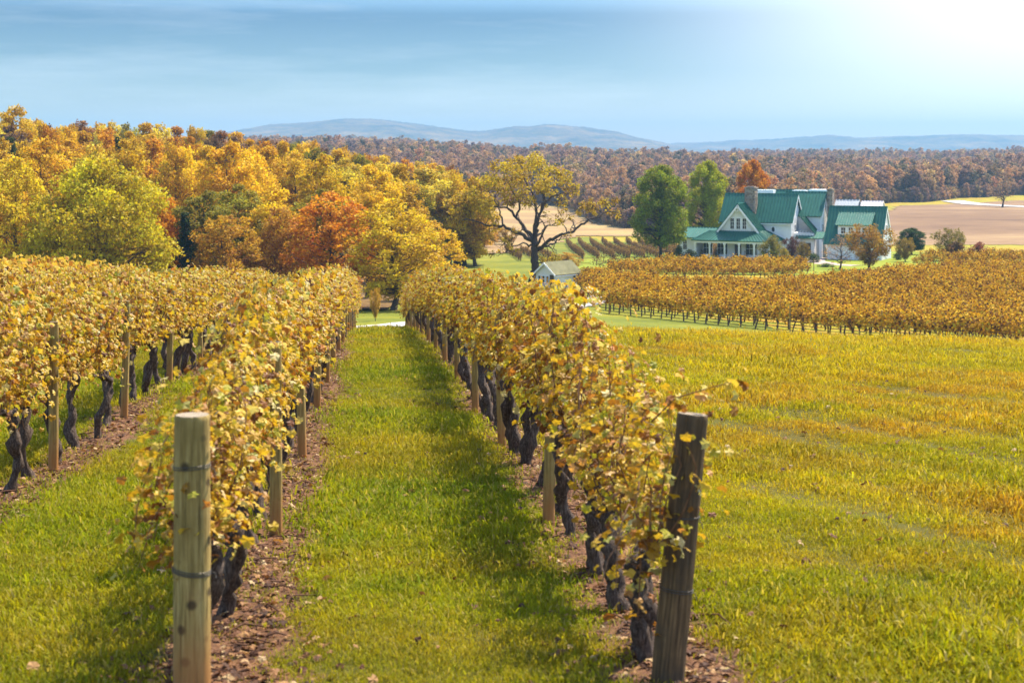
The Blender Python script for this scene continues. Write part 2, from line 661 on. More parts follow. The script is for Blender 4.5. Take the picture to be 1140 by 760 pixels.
    c2 = mixc(t, straw, h.outputs[0], (0.42, 0.33, 0.11))
    leafy(t, out, c2, 0.48, 0.75, 0.06, tint=(1.15, 1.05, 0.35))
    M["grass_blade"] = m

    # ground sheet: turf, with bare strips under the vine rows
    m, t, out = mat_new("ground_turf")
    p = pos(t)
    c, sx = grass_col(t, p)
    fine = noise(t, 26, 5, 0.7, p)
    far = noise(t, 3.5, 4, 0.65, p)
    c = mixc(t, maprange(t, fine, 0.35, 0.7, 0.45, 0.0), c, (0.05, 0.06, 0.012))
    c = mixc(t, maprange(t, far, 0.5, 0.7, 0, 0.35), c, (0.26, 0.21, 0.03))
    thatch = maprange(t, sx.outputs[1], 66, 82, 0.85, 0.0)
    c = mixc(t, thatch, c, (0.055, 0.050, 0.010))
    dt = t.nodes.new("ShaderNodeVectorMath")
    dt.operation = "DOT_PRODUCT"
    t.links.new(p, dt.inputs[0])
    dt.inputs[1].default_value = (ROWN[0], ROWN[1], 0)
    s = math_n(t, "ADD", dt.outputs["Value"], -ROWS0 + 100 * ROWW + ROWW / 2 - 0.12)
    s = math_n(t, "ABSOLUTE", math_n(t, "ADD", math_n(t, "MODULO", s, ROWW), -ROWW / 2))
    s = math_n(t, "ADD", s, maprange(t, noise(t, 1.6, 5, 0.65, p), 0.3, 0.7, -0.22, 0.22))
    strip = maprange(t, s, 0.34, 0.52, 1, 0)
    inx = maprange(t, dt.outputs["Value"], ROWS0 + 0.8, ROWS0 + 0.9, 1, 0)
    iny = math_n(t, "MULTIPLY", maprange(t, sx.outputs[1], 86, 88, 1, 0), maprange(t, sx.outputs[1], 7.6, 8.4, 0, 1))
    strip = math_n(t, "MULTIPLY", math_n(t, "MULTIPLY", strip, inx), iny)
    sn = noise(t, 14, 6, 0.7, p)
    sc = ramp(t, [(0.3, (0.045, 0.022, 0.012)), (0.5, (0.13, 0.062, 0.032)), (0.7, (0.24, 0.13, 0.065))], sn)
    c = mixc(t, strip, c, sc)
    principled(t, out, c, 0.95, 0.1, fine, 0.03)
    M["ground_turf"] = m

    def field(name, stops, sc, vs, rough=0.95, bump=0.05):
        m, t, out = mat_new(name)
        p = pos(t)
        n = noise(t, sc, 6, 0.6, p, vs)
        n2 = noise(t, sc * 9, 4, 0.65, p, vs)
        f = math_n(t, "ADD", math_n(t, "MULTIPLY", n, 0.65), math_n(t, "MULTIPLY", n2, 0.35))
        principled(t, out, ramp(t, stops, f), rough, 0.1, n2, bump)
        M[name] = m
    field("ploughed", [(0.34, (0.11, 0.06, 0.032)), (0.48, (0.18, 0.105, 0.052)), (0.58, (0.24, 0.15, 0.072)), (0.68, (0.31, 0.21, 0.09))], 0.03, (0.35, 1.0, 1))
    field("straw", [(0.34, (0.17, 0.095, 0.045)), (0.5, (0.25, 0.16, 0.068)), (0.6, (0.31, 0.225, 0.085)), (0.7, (0.19, 0.18, 0.04))], 0.035, (0.5, 1.0, 1))
    field("lawn", [(0.3, (0.105, 0.145, 0.010)), (0.5, (0.165, 0.195, 0.012)), (0.7, (0.24, 0.23, 0.016))], 0.10, (0.6, 1, 1))
    field("meadow_dip", [(0.34, (0.075, 0.090, 0.008)), (0.5, (0.125, 0.135, 0.010)), (0.64, (0.22, 0.19, 0.014))], 0.09, (0.7, 1, 1))
    field("wood_floor", [(0.3, (0.05, 0.03, 0.015)), (0.5, (0.12, 0.07, 0.025)), (0.7, (0.2, 0.12, 0.03))], 0.2, (1, 1, 1))
    field("gravel", [(0.3, (0.34, 0.31, 0.29)), (0.6, (0.46, 0.42, 0.39)), (0.8, (0.55, 0.50, 0.46))], 0.5, (1, 1, 1), 0.9, 0.02)
    field("drive", [(0.3, (0.30, 0.22, 0.18)), (0.7, (0.42, 0.33, 0.28))], 0.5, (1, 1, 1), 0.9, 0.02)
    field("hill_forest", [(0.38, (0.025, 0.03, 0.02)), (0.5, (0.10, 0.075, 0.045)), (0.62, (0.22, 0.14, 0.06))], 0.006, (1, 1, 1), 1.0, 4.0)

    # house
    m, t, out = mat_new("white_boards")
    oc = objco(t)
    w = t.nodes.new("ShaderNodeTexWave")
    w.bands_direction = "Z"
    w.wave_profile = "SAW"
    w.inputs["Scale"].default_value = 2.4
    t.links.new(oc, w.inputs[0])
    n = noise(t, 1.2, 5, 0.6, oc)
    principled(t, out, ramp(t, [(0.3, (0.78, 0.78, 0.77)), (0.7, (0.86, 0.86, 0.85))], n), 0.55, 0.3, w.outputs["Fac"], 0.015)
    M["white_boards"] = m
    m, t, out = mat_new("white_trim")
    n = noise(t, 3, 4, 0.6, objco(t))
    principled(t, out, ramp(t, [(0.3, (0.80, 0.80, 0.79)), (0.7, (0.87, 0.87, 0.86))], n), 0.5, 0.35)
    M["white_trim"] = m
    for nm, c0, c1 in (("green_roof", (0.008, 0.088, 0.056), (0.015, 0.13, 0.084)), ("grey_roof", (0.30, 0.33, 0.35), (0.40, 0.42, 0.44)),
                       ("pale_roof", (0.60, 0.52, 0.50), (0.72, 0.64, 0.62)), ("olive_shingle", (0.10, 0.095, 0.045), (0.19, 0.175, 0.09))):
        m, t, out = mat_new(nm)
        n = noise(t, 1.0, 6, 0.65, objco(t))
        principled(t, out, ramp(t, [(0.3, c0), (0.7, c1)], n), 0.42 if "shingle" not in nm else 0.9, 0.4 if "shingle" not in nm else 0.15, n, 0.004)
        M[nm] = m
    m, t, out = mat_new("glass")
    n = noise(t, 0.9, 3, 0.5, objco(t))
    principled(t, out, ramp(t, [(0.35, (0.015, 0.017, 0.02)), (0.7, (0.06, 0.05, 0.05))], n), 0.08, 0.5)
    M["glass"] = m
    m, t, out = mat_new("stone")
    v = t.nodes.new("ShaderNodeTexVoronoi")
    v.inputs["Scale"].default_value = 3.4
    t.links.new(objco(t), v.inputs["Vector"])
    v2 = t.nodes.new("ShaderNodeTexVoronoi")
    v2.feature = "DISTANCE_TO_EDGE"
    v2.inputs["Scale"].default_value = 3.4
    t.links.new(objco(t), v2.inputs["Vector"])
    sp = t.nodes.new("ShaderNodeSeparateColor")
    t.links.new(v.outputs["Color"], sp.inputs[0])
    c = ramp(t, [(0.0, (0.16, 0.11, 0.075)), (0.4, (0.30, 0.22, 0.15)), (0.7, (0.40, 0.31, 0.22)), (1.0, (0.24, 0.20, 0.18))], sp.outputs[0])
    c = mixc(t, maprange(t, v2.outputs["Distance"], 0.02, 0.07, 1, 0), c, (0.30, 0.27, 0.23))
    principled(t, out, c, 0.9, 0.15, maprange(t, v2.outputs["Distance"], 0.0, 0.12, 0, 1), 0.03)
    M["stone"] = m
    m, t, out = mat_new("dark_wood")
    principled(t, out, ramp(t, [(0.3, (0.05, 0.03, 0.02)), (0.7, (0.11, 0.07, 0.045))], noise(t, 8, 4, 0.6, objco(t))), 0.6, 0.3)
    M["dark_wood"] = m
    m, t, out = mat_new("red_wreath")
    principled(t, out, ramp(t, [(0.4, (0.30, 0.04, 0.02)), (0.6, (0.10, 0.10, 0.03))], noise(t, 14, 3, 0.6, objco(t))), 0.8, 0.2)
    M["red_wreath"] = m


# vine row frame: unit vectors along and across the rows
RA = R(4.95)
ROWU = np.array([-math.sin(RA), math.cos(RA)])
ROWN = np.array([math.cos(RA), math.sin(RA)])
ROWW = 2.83
ROWS0 = 1.79                     # across-offset of the row that ends at the leaning post
make_simple()


def rowp(s, t):
    p = ROWN * s + ROWU * t
    return float(p[0]), float(p[1])


# ---------------------------------------------------------------- ground and fields
def grid_mesh(xs, ys, zfun):
    X, Y = np.meshgrid(xs, ys)
    Z = zfun(X, Y)
    v = np.stack([X, Y, Z], -1).reshape(-1, 3)
    idx = np.arange(X.size).reshape(X.shape)
    q = np.stack([idx[:-1, :-1], idx[:-1, 1:], idx[1:, 1:], idx[1:, :-1]], -1).reshape(-1, 4)
    return v, q


xs = np.unique(np.round(np.concatenate([np.geomspace(200, 4350, 26) * -1, np.arange(-200, -30, 5), np.arange(-30, 42, 0.5),
                                        np.arange(42, 240, 5), np.geomspace(240, 4350, 26)]), 3))
ys = np.unique(np.round(np.concatenate([np.arange(-50, 2, 4), np.arange(2, 95, 0.5), np.arange(95, 220, 2), np.arange(220, 720, 6),
                                        np.geomspace(720, 8700, 50)]), 3))
g = MB()
g.add(*grid_mesh(xs, ys, terrain), smooth=True)
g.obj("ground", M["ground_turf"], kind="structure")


def inside(px, py, poly):
    c = np.zeros(np.shape(px), bool)
    n = len(poly)
    for i in range(n):
        x0, y0 = poly[i]
        x1, y1 = poly[(i + 1) % n]
        cond = ((y0 > py) != (y1 > py)) & (px < (x1 - x0) * (py - y0) / (y1 - y0 + 1e-12) + x0)
        c ^= cond
    return c


def sheet(name, poly, step, mat, off):
    """a sheet that lies on the terrain inside a plan polygon, with a wavering edge"""
    P = np.array(poly, float)
    xs = np.arange(P[:, 0].min() - step, P[:, 0].max() + 2 * step, step)
    ys = np.arange(P[:, 1].min() - step, P[:, 1].max() + 2 * step, step)
    v, q = grid_mesh(xs, ys, lambda X, Y: terrain(X, Y) + off)
    c = v[q].mean(1)
    wob = 1.4 * np.sin(c[:, 1] * 0.31 + c[:, 0] * 0.17)
    keep = inside(c[:, 0] + wob, c[:, 1] + wob, poly)
    q = q[keep]
    used = np.unique(q)
    remap = np.zeros(len(v), int)
    remap[used] = np.arange(len(used))
    b = MB()
    b.add(v[used], remap[q], smooth=True)
    return b.obj(name, mat, kind="structure")


def plan(*pix):
    return [ground_at(*p) for p in pix]


sheet("ploughed_field", [(at(975, 330), 330), (at(985, 345), 345), (at(1240, 345), 345), (at(1290, 345), 352), (at(1290, 600), 640), (at(1130, 640), 640), (at(1000, 590), 590), (at(960, 420), 420)], 1.6, M["ploughed"], 0.08)
sheet("straw_field", [(at(440, 262), 262), (at(560, 292), 292), (at(600, 330), 330), (at(640, 378), 378), (at(780, 372), 372), (at(840, 345), 345), (at(830, 520), 520),
                      (at(590, 640), 640), (at(500, 520), 520), (at(440, 340), 340)], 1.1, M["straw"], 0.16)
sheet("lawn", [(at(640, 240), 240), (at(690, 224), 224), (at(760, 222), 222), (at(905, 216), 216), (at(1030, 226), 226), (at(1100, 260), 260), (at(1010, 300), 300), (at(740, 305), 305), (at(660, 290), 290)], 1.5, M["lawn"], 0.10)
sheet("hollow_grass", [(at(300, 96), 96), (at(1250, 96), 96), (at(1200, 108), 108), (at(1000, 126), 126), (at(760, 150), 150), (at(640, 180), 180), (at(700, 250), 250), (at(790, 330), 330), (at(640, 372), 372), (at(560, 330), 330), (at(440, 262), 262), (at(430, 165), 165), (at(380, 150), 150), (at(300, 140), 140)], 1.5, M["meadow_dip"], 0.04)
sheet("woodland_floor", [(at(-300, 140), 140), (at(60, 142), 142), (at(380, 144), 144), (at(440, 152), 152), (at(455, 180), 180), (at(455, 250), 250), (at(450, 330), 330), (at(300, 420), 420), (at(-400, 420), 420)], 4.0, M["wood_floor"], 0.22)


def path(name, cl, w, mat, off):
    cl = np.array(cl, float)
    seg = np.r_[0, np.cumsum(np.linalg.norm(np.diff(cl, axis=0), axis=1))]
    tt = np.arange(0, seg[-1], 1.2)
    c = np.c_[np.interp(tt, seg, cl[:, 0]), np.interp(tt, seg, cl[:, 1])]
    k = np.ones(15) / 15
    for j in range(2):
        c[7:-7, j] = np.convolve(c[:, j], k, "valid")
    t = np.gradient(c, axis=0)
    t /= np.linalg.norm(t, axis=1)[:, None]
    nn = np.c_[-t[:, 1], t[:, 0]]
    cols = []
    for o in np.linspace(-1, 1, 5):
        p = c + nn * (o * w / 2 + (0.12 * np.sin(tt * 0.9) * abs(o)))[:, None]
        cols.append(np.c_[p, terrain(p[:, 0], p[:, 1]) + off + 0.05 * (1 - o * o)])
    v = np.stack(cols, 1)
    n = len(tt)
    idx = np.arange(n * 5).reshape(n, 5)
    q = np.stack([idx[:-1, 1:], idx[:-1, :-1], idx[1:, :-1], idx[1:, 1:]], -1).reshape(-1, 4)
    b = MB()
    b.add(v.reshape(-1, 3), q, smooth=True)
    return b.obj(name, mat, kind="structure")


path("road", [(-60, 104), (at(300, 107), 107), (at(400, 116), 116), (at(440, 122), 122), (at(520, 136), 136), (at(600, 152), 152), (at(660, 167), 167), (at(690, 190), 190), (at(705, 222), 222)], 3.4, M["gravel"], 0.10)
path("driveway", [(at(955, 246), 246), (at(925, 250), 250), (at(908, 256), 256), (at(902, 264), 264), (at(912, 276), 276)], 3.6, M["drive"], 0.12)
path("far_road", [(at(1060, 640), 640), (at(1090, 600), 600), (at(1150, 570), 570), (at(1300, 560), 560)], 9.0, M["gravel"], 0.25)


# ---------------------------------------------------------------- distant hills
def ridge(name, pts, Y, depth, seed):
    px = np.array([p[0] for p in pts], float)
    hz = np.array([(170 - p[1]) / F * Y for p in pts])
    xs = np.linspace(px[0], px[-1], 240)
    h = np.interp(xs, px, hz)
    k = np.ones(5) / 5
    h[2:-2] = np.convolve(h, k, "valid")
    g = np.random.default_rng(seed)
    ts = np.linspace(-1, 1, 41)
    X = (xs - 570) / F * Y
    base = -14.0
    V = []
    ph = g.uniform(0, 6.28, 12)
    for t in ts:
        sh = (1 - abs(t) ** 1.5)
        fold = sum(np.sin(X * f + ph[i] + t * 5 * (1 if i % 2 else -1)) / (i + 1.5) for i, f in enumerate((0.004, 0.009, 0.017, 0.03, 0.05)))
        z = base + (h - base) * sh + fold * 16 * sh * (0.15 + abs(t)) * 1.5 * (abs(t) > 0.01) + g.normal(size=len(X)) * 1.0 * (sh > 0.02)
        V.append(np.c_[X, np.full(len(X), Y + t * depth), z + CAMZ])
    V = np.stack(V)
    idx = np.arange(V.shape[0] * V.shape[1]).reshape(V.shape[:2])
    q = np.stack([idx[:-1, :-1], idx[:-1, 1:], idx[1:, 1:], idx[1:, :-1]], -1).reshape(-1, 4)
    b = MB()
    b.add(V.reshape(-1, 3), q, smooth=True)
    return b.obj(name, M["hill_forest"], kind="structure")


ridge("hills", [(120, 175), (200, 160), (255, 148), (300, 139), (345, 136), (380, 132.5), (412, 132), (450, 136), (500, 143), (535, 147), (570, 142), (628, 140.5),
                (662, 143), (690, 148), (720, 156), (750, 162), (790, 168), (840, 175)], 6200, 1500, 3)
ridge("hills", [(560, 176), (640, 168), (700, 161), (750, 160), (800, 158.5), (870, 154), (925, 150), (955, 153.5), (1000, 152), (1060, 150), (1140, 151.5), (1250, 155), (1400, 170)], 7400, 1100, 5)


def make_haze():
    m, t, out = mat_new("haze")
    v = t.nodes.new("ShaderNodeVolumePrincipled")
    v.inputs["Color"].default_value = (0.19, 0.37, 0.60, 1)
    v.inputs["Density"].default_value = 0.00018
    v.inputs["Anisotropy"].default_value = 0.15
    t.links.new(v.outputs[0], out.inputs["Volume"])
    b = MB()
    b.box2((-4400, -55, -24), (4400, 8750, 165))
    b.obj("haze", m, kind="stuff", label="pale blue haze lying over the far woods and hills")


make_haze()

# ---------------------------------------------------------------- instancing for uncountable stuff
PROTO = {}


def proto_collection(name, meshes):
    c = bpy.data.collections.new(name)
    for i, me in enumerate(meshes):
        o = bpy.data.objects.new(me.name, me)
        c.objects.link(o)
    return c


def scatter(name, pts, rot, scl, coll, mat, label):
    """one object that draws the collection's meshes on its points"""
    me = bpy.data.meshes.new(name)
    me.vertices.add(len(pts))
    me.vertices.foreach_set("co", np.asarray(pts, float).ravel())
    a = me.attributes.new("rot", "FLOAT_VECTOR", "POINT")
    a.data.foreach_set("vector", np.asarray(rot, float).ravel())
    a = me.attributes.new("scl", "FLOAT_VECTOR", "POINT")
    a.data.foreach_set("vector", np.asarray(scl, float).ravel())
    o = link(name, me, kind="stuff", label=label)
    ng = bpy.data.node_groups.new(name, "GeometryNodeTree")
    ng.interface.new_socket("Geometry", in_out="INPUT", socket_type="NodeSocketGeometry")
    ng.interface.new_socket("Geometry", in_out="OUTPUT", socket_type="NodeSocketGeometry")
    gi, go = ng.nodes.new("NodeGroupInput"), ng.nodes.new("NodeGroupOutput")
    ci = ng.nodes.new("GeometryNodeCollectionInfo")
    ci.inputs[0].default_value = coll
    ci.inputs["Separate Children"].default_value = True
    ci.inputs["Reset Children"].default_value = True
    ip = ng.nodes.new("GeometryNodeInstanceOnPoints")
    ip.inputs["Pick Instance"].default_value = True
    na = ng.nodes.new("GeometryNodeInputNamedAttribute")
    na.data_type = "FLOAT_VECTOR"
    na.inputs[0].default_value = "rot"
    nb = ng.nodes.new("GeometryNodeInputNamedAttribute")
    nb.data_type = "FLOAT_VECTOR"
    nb.inputs[0].default_value = "scl"
    e2r = ng.nodes.new("FunctionNodeEulerToRotation")
    L = ng.links.new
    L(gi.outputs[0], ip.inputs["Points"])
    L(ci.outputs[0], ip.inputs["Instance"])
    L(na.outputs[0], e2r.inputs[0])
    L(e2r.outputs[0], ip.inputs["Rotation"])
    L(nb.outputs[0], ip.inputs["Scale"])
    L(ip.outputs[0], go.inputs[0])
    md = o.modifiers.new("scatter", "NODES")
    md.node_group = ng
    return o


# ---------------------------------------------------------------- trees
def lobe_leaves(b, lobes, size, dens, g, mat=0, flat=0.8, tmpl=CLUMP, spread=0.45, shade=None):
    for (c, r, w) in lobes:
        n = max(6, int(dens * r * r * w))
        d = g.normal(size=(n, 3))
        d /= np.linalg.norm(d, axis=1)[:, None]
        rad = r * g.uniform(0.12, 1.08, n) ** 0.55
        # sub-clusters: pull towards a few twig ends
        k = max(4, n // 14)
        tw = g.normal(size=(k, 3))
        tw /= np.linalg.norm(tw, axis=1)[:, None]
        p0 = d * rad[:, None]
        which = g.integers(0, k, n)
        tp = tw[which] * (r * g.uniform(0.55, 1.05, n))[:, None]
        p = np.where((g.random(n) < spread)[:, None], p0, tp + g.normal(size=(n, 3)) * r * 0.13)
        p[:, 2] *= flat
        nr = d * 0.5 + np.array([0, 0, 0.55]) + g.normal(size=(n, 3)) * 0.75
        base = g.uniform(0.25, 0.75)
        rn = np.clip(base + g.normal(size=n) * 0.2, 0, 1)
        b.leaves(np.asarray(c) + p, nr, size * g.uniform(0.55, 1.25, n), tmpl, rn, mat, g)


def curve_pts(a, bb, g, n=5, sag=0.0, jit=0.06):
    a, bb = np.asarray(a, float), np.asarray(bb, float)
    t = np.linspace(0, 1, n)[:, None]
    p = a + (bb - a) * t
    L = np.linalg.norm(bb - a)
    p[1:-1] += g.normal(size=(n - 2, 3)) * L * jit
    p[:, 2] += sag * L * (np.sin(t[:, 0] * np.pi))
    return p


def tree_meshes(name, seed, H, Rc, crown0, nl, leaf, dens, env="round", flat=0.8, lobe=0.26, trunk_r=None, gaps=1.0, inner=True, leafmat="tree_leaf", tmpl=CLUMP, sides=6, lobes_only=False):
    """trunk mesh with limbs, and crown mesh of leaf clumps; both rooted at the origin"""
    g = np.random.default_rng(seed)
    tr = trunk_r or H * 0.018
    wood, crown = MB(), MB()
    lobes = []
    hc = H - crown0
    envs = {"round": lambda u: math.sqrt(max(0.0, 1 - (2 * u - 0.9) ** 2 / 1.25)), "tall": lambda u: (0.55 + 0.75 * u) * math.sqrt(max(0.0, 1 - u ** 2.6)) + 0.05,
            "cone": lambda u: 1.02 - u * 0.95, "egg": lambda u: math.sqrt(max(0.0, 1 - (1.9 * u - 0.72) ** 2 / 1.45)), "vase": lambda u: 0.25 + 0.85 * math.sin(min(1, u * 1.05) * 2.2)}
    ef = envs[env]
    ga = 2.39996
    for i in range(nl):
        u = (i + 0.5) / nl
        u = min(0.99, max(0.02, u + g.normal() * 0.03))
        e = ef(u)
        th = i * ga + g.normal() * 0.35
        rr = Rc * e * (g.uniform(0.68, 0.98) if (not inner or i % 4) else g.uniform(0.15, 0.5))
        lr = Rc * lobe * g.uniform(0.75, 1.3) * (0.65 + 0.35 * e)
        rr = max(0, rr - lr * 0.5)
        z = crown0 + hc * u - lr * 0.35
        lobes.append(((rr * math.cos(th), rr * math.sin(th), z), lr, gaps * g.uniform(0.7, 1.25)))
    lobe_leaves(crown, lobes, leaf, dens, g, 0, flat, tmpl)
    # trunk to near the top, limbs to lobes
    top = crown0 + hc * 0.8
    n = 8
    tz = np.linspace(0, top, n)
    tp = np.c_[np.cumsum(g.normal(size=n) * 0.012 * H), np.cumsum(g.normal(size=n) * 0.012 * H), tz]
    tp[0, :2] = 0
    trd = tr * np.linspace(1.0, 0.16, n)
    trd[0] *= 1.45
    tp = np.vstack([[0, 0, -0.4], tp])
    trd = np.r_[trd[0] * 1.1, trd]
    wood.tube(tp, trd, sides + 2, wob=0.05, g=g)
    for (c, r, w) in lobes:
        c = np.array(c)
        zz = max(crown0 * 0.75, c[2] - (0.35 * math.hypot(c[0], c[1]) + 0.6 * r))
        zz = min(zz, top * 0.97)
        a = np.array([np.interp(zz, tp[:, 2], tp[:, 0]), np.interp(zz, tp[:, 2], tp[:, 1]), zz])
        p = curve_pts(a, c, g, 5, 0.08)
        r0 = np.interp(zz, tp[:, 2], trd) * 0.5
        wood.tube(p, np.linspace(r0, r0 * 0.22, 5), max(4, sides - 2), g=g)
        for q in range(3):
            e = c + g.normal(size=3) * r * 0.6
            s = p[g.integers(2, 4)]
            wood.tube(curve_pts(s, e, g, 3), np.linspace(r0 * 0.32, r0 * 0.08, 3), 3, cap=False, g=g)
    return wood.mesh(name + "_trunk", M["bark"]), crown.mesh(name + "_crown", M[leafmat])


def place_tree(name, meshes, loc, H0, H, wscale, rz, color, **props):
    """a tree: the trunk and the crown under one empty"""
    r = empty(name, loc, rz, **props)
    s = H / H0
    r.scale = (s * wscale, s * wscale, s)
    tk = link("trunk", meshes[0], r)
    cr = link("crown", meshes[1], r, color=color)
    return r


ORD = ["", "first", "second", "third", "fourth", "fifth", "sixth", "seventh", "eighth", "ninth", "tenth", "eleventh", "twelfth", "thirteenth", "fourteenth", "fifteenth",
       "sixteenth", "seventeenth", "eighteenth", "nineteenth"]
TENS = {20: "twent", 30: "thirt", 40: "fort", 50: "fift", 60: "sixt", 70: "sevent"}


def ordinal(n):
    if n < 20:
        return ORD[n]
    t, u = n // 10 * 10, n % 10
    return TENS[t] + "ieth" if u == 0 else TENS[t] + "y-" + ORD[u]


# the kinds of woodland crown: mesh pairs made once, at nominal size (H, Rc)
FT = []
for i, (env, H, Rc, c0, nl) in enumerate((("tall", 18, 4.6, 5.0, 46), ("egg", 16, 5.2, 3.5, 48), ("round", 15, 5.6, 3.0, 50), ("tall", 20, 4.2, 6.0, 46), ("egg", 17, 4.4, 3.0, 46))):
    FT.append((tree_meshes("wood_tree", 40 + i, H, Rc, c0, nl, 0.29, 190, env, lobe=0.27, gaps=1.0), H, Rc))
LOOSE = (tree_meshes("loose_tree", 61, 16, 5.4, 2.6, 75, 0.28, 125, "round", lobe=0.22, gaps=1.0), 16, 5.4)
BIG = (tree_meshes("spreading_tree", 62, 12.5, 7.2, 1.2, 120, 0.25, 150, "round", lobe=0.19, gaps=1.0), 12.5, 7.2)
PINE = (tree_meshes("pine", 63, 18, 3.4, 3.0, 60, 0.36, 90, "cone", flat=0.5, lobe=0.32), 18, 3.4)
SHADE = (tree_meshes("shade_tree", 64, 15, 5.5, 3.0, 130, 0.22, 250, "round", lobe=0.21, inner=True), 15, 5.5)
SMALL = (tree_meshes("small_tree", 65, 6, 3.2, 1.2, 50, 0.17, 300, "vase", lobe=0.24, trunk_r=0.17), 6, 3.2)
BARE = (tree_meshes("thin_tree", 66, 6, 2.6, 1.4, 40, 0.13, 80, "round", lobe=0.24, trunk_r=0.14), 6, 2.6)
BUSH = (tree_meshes("bush", 67, 3, 1.6, 0.15, 34, 0.15, 330, "round", lobe=0.34, trunk_r=0.06), 3, 1.6)

CLASSES = {"golden yellow": (0.54, 0.345, 0.014), "deep gold": (0.54, 0.32, 0.012), "amber": (0.50, 0.235, 0.011), "orange": (0.48, 0.165, 0.012), "russet brown": (0.27, 0.12, 0.03),
           "olive": (0.24, 0.20, 0.02), "pale yellow": (0.55, 0.41, 0.045), "yellow-green": (0.30, 0.28, 0.02), "dark green": (0.035, 0.055, 0.018), "mauve brown": (0.20, 0.12, 0.075)}

# individually placed trees of the wood: (x, top y, distance, width px, colour, kind, label)
hero_wood = [
    (18, 176, 152, 96, (0.54, 0.385, 0.018), LOOSE, "bright golden tree beside the broad yellow-green tree at the wood's edge"),
    (112, 180, 150, 176, (0.43, 0.335, 0.012), BIG, "broad domed yellow-green tree at the front of the wood"),
    (368, 214, 152, 118, (0.52, 0.20, 0.012), LOOSE, "vivid orange-red tree in front of the golden wood"),
    (438, 222, 150, 120, (0.52, 0.35, 0.015), LOOSE, "loose golden tree with dark leaning limbs above the grass alley's end"),
    (500, 232, 246, 70, (0.55, 0.36, 0.014), LOOSE, "low amber tree at the end of the wood beside the spreading oak"),
    (206, 236, 158, 46, (0.030, 0.050, 0.016), PINE, "dark evergreen low beside the broad yellow-green tree"),
    (131, 152, 205, 34, (0.028, 0.048, 0.020), PINE, "slim dark pine rising among golden trees on the wooded slope"),
    (12, 152, 214, 50, (0.06, 0.075, 0.02), PINE, "dark green pine under the tallest golden treetop"),
    (16, 119, 262, 62, (0.52, 0.335, 0.02), FT[0], "tallest golden tree crowning the skyline of the wood"),
    (250, 240, 152, 90, (0.40, 0.21, 0.018), LOOSE, "bronze gold tree next to the low dark evergreen"),
    (312, 232, 156, 80, (0.36, 0.17, 0.02), LOOSE, "bronze brown tree beside the vivid orange-red tree"),
]
for x, ty, d, wpx, colr, kind, lab in hero_wood:
    X = at(x, d)
    z0 = gz(X, d)
    H = CAMZ - (ty - 170) / F * d - z0
    ws = (wpx / F * d / 2) / (kind[2] * H / kind[1])
    place_tree("pine_tree" if kind is PINE else "tree", kind[0], (X, d, z0), kind[1], H, ws, random.uniform(0, 6.28), colr, label=lab, category="tree", group="trees of the golden wood")

hero_extra = [
    (538, 244, 330, 40, (0.50, 0.27, 0.02), LOOSE, "low orange gold tree at the foot of the straw hill beyond the oak"),
    (562, 252, 345, 30, (0.42, 0.24, 0.03), LOOSE, "small tawny tree on the straw hill's left edge behind the oak"),
    (478, 246, 166, 84, (0.54, 0.33, 0.014), LOOSE, "low rounded gold tree nearest the vine row in front of the oak's left branches"),
    (512, 262, 285, 40, (0.52, 0.30, 0.018), LOOSE, "rounded gold tree low under the oak's longest branch over the pasture"),
]
for x, ty, d, wpx, colr, kind, lab in hero_extra:
    X = at(x, d)
    z0 = gz(X, d)
    H = CAMZ - (ty - 170) / F * d - z0
    place_tree("tree", kind[0], (X, d, z0), kind[1], H, (wpx / F * d / 2) / (kind[2] * H / kind[1]), random.uniform(0, 6.28), colr, label=lab, category="tree", group="trees of the golden wood")

layers = {
    "along the front of the wood": ([(-60, 190), (20, 200), (60, 215), (160, 215), (190, 218), (230, 208), (290, 206), (340, 212), (400, 206), (450, 208), (490, 216), (535, 262)], (160, 176), 46, (62, 92),
                      ["golden yellow", "deep gold", "amber", "golden yellow", "olive"]),
    "midway up the wood": ([(-60, 156), (40, 156), (100, 158), (150, 152), (200, 164), (240, 158), (280, 160), (330, 170), (400, 178), (450, 186), (500, 192), (535, 214)], (186, 226), 27, (58, 86),
                      ["golden yellow", "deep gold", "golden yellow", "deep gold", "golden yellow", "amber", "pale yellow", "olive"]),
    "near the top of the wood": ([(-60, 140), (30, 142), (100, 142), (160, 144), (210, 150), (260, 152), (320, 160), (380, 168), (440, 178), (500, 186), (530, 200)], (236, 270), 21, (44, 66),
                      ["golden yellow", "deep gold", "golden yellow", "amber", "pale yellow", "mauve brown", "deep gold", "olive"]),
    "on the wood's skyline": ([(-60, 128), (40, 134), (70, 138), (100, 134), (150, 138), (200, 141), (250, 147), (300, 151), (330, 158), (380, 163), (420, 172), (470, 178), (510, 190)], (285, 345), 17, (42, 64),
                      ["golden yellow", "amber", "russet brown", "deep gold", "golden yellow", "mauve brown", "deep gold", "olive", "pale yellow"]),
}
g = np.random.default_rng(77)
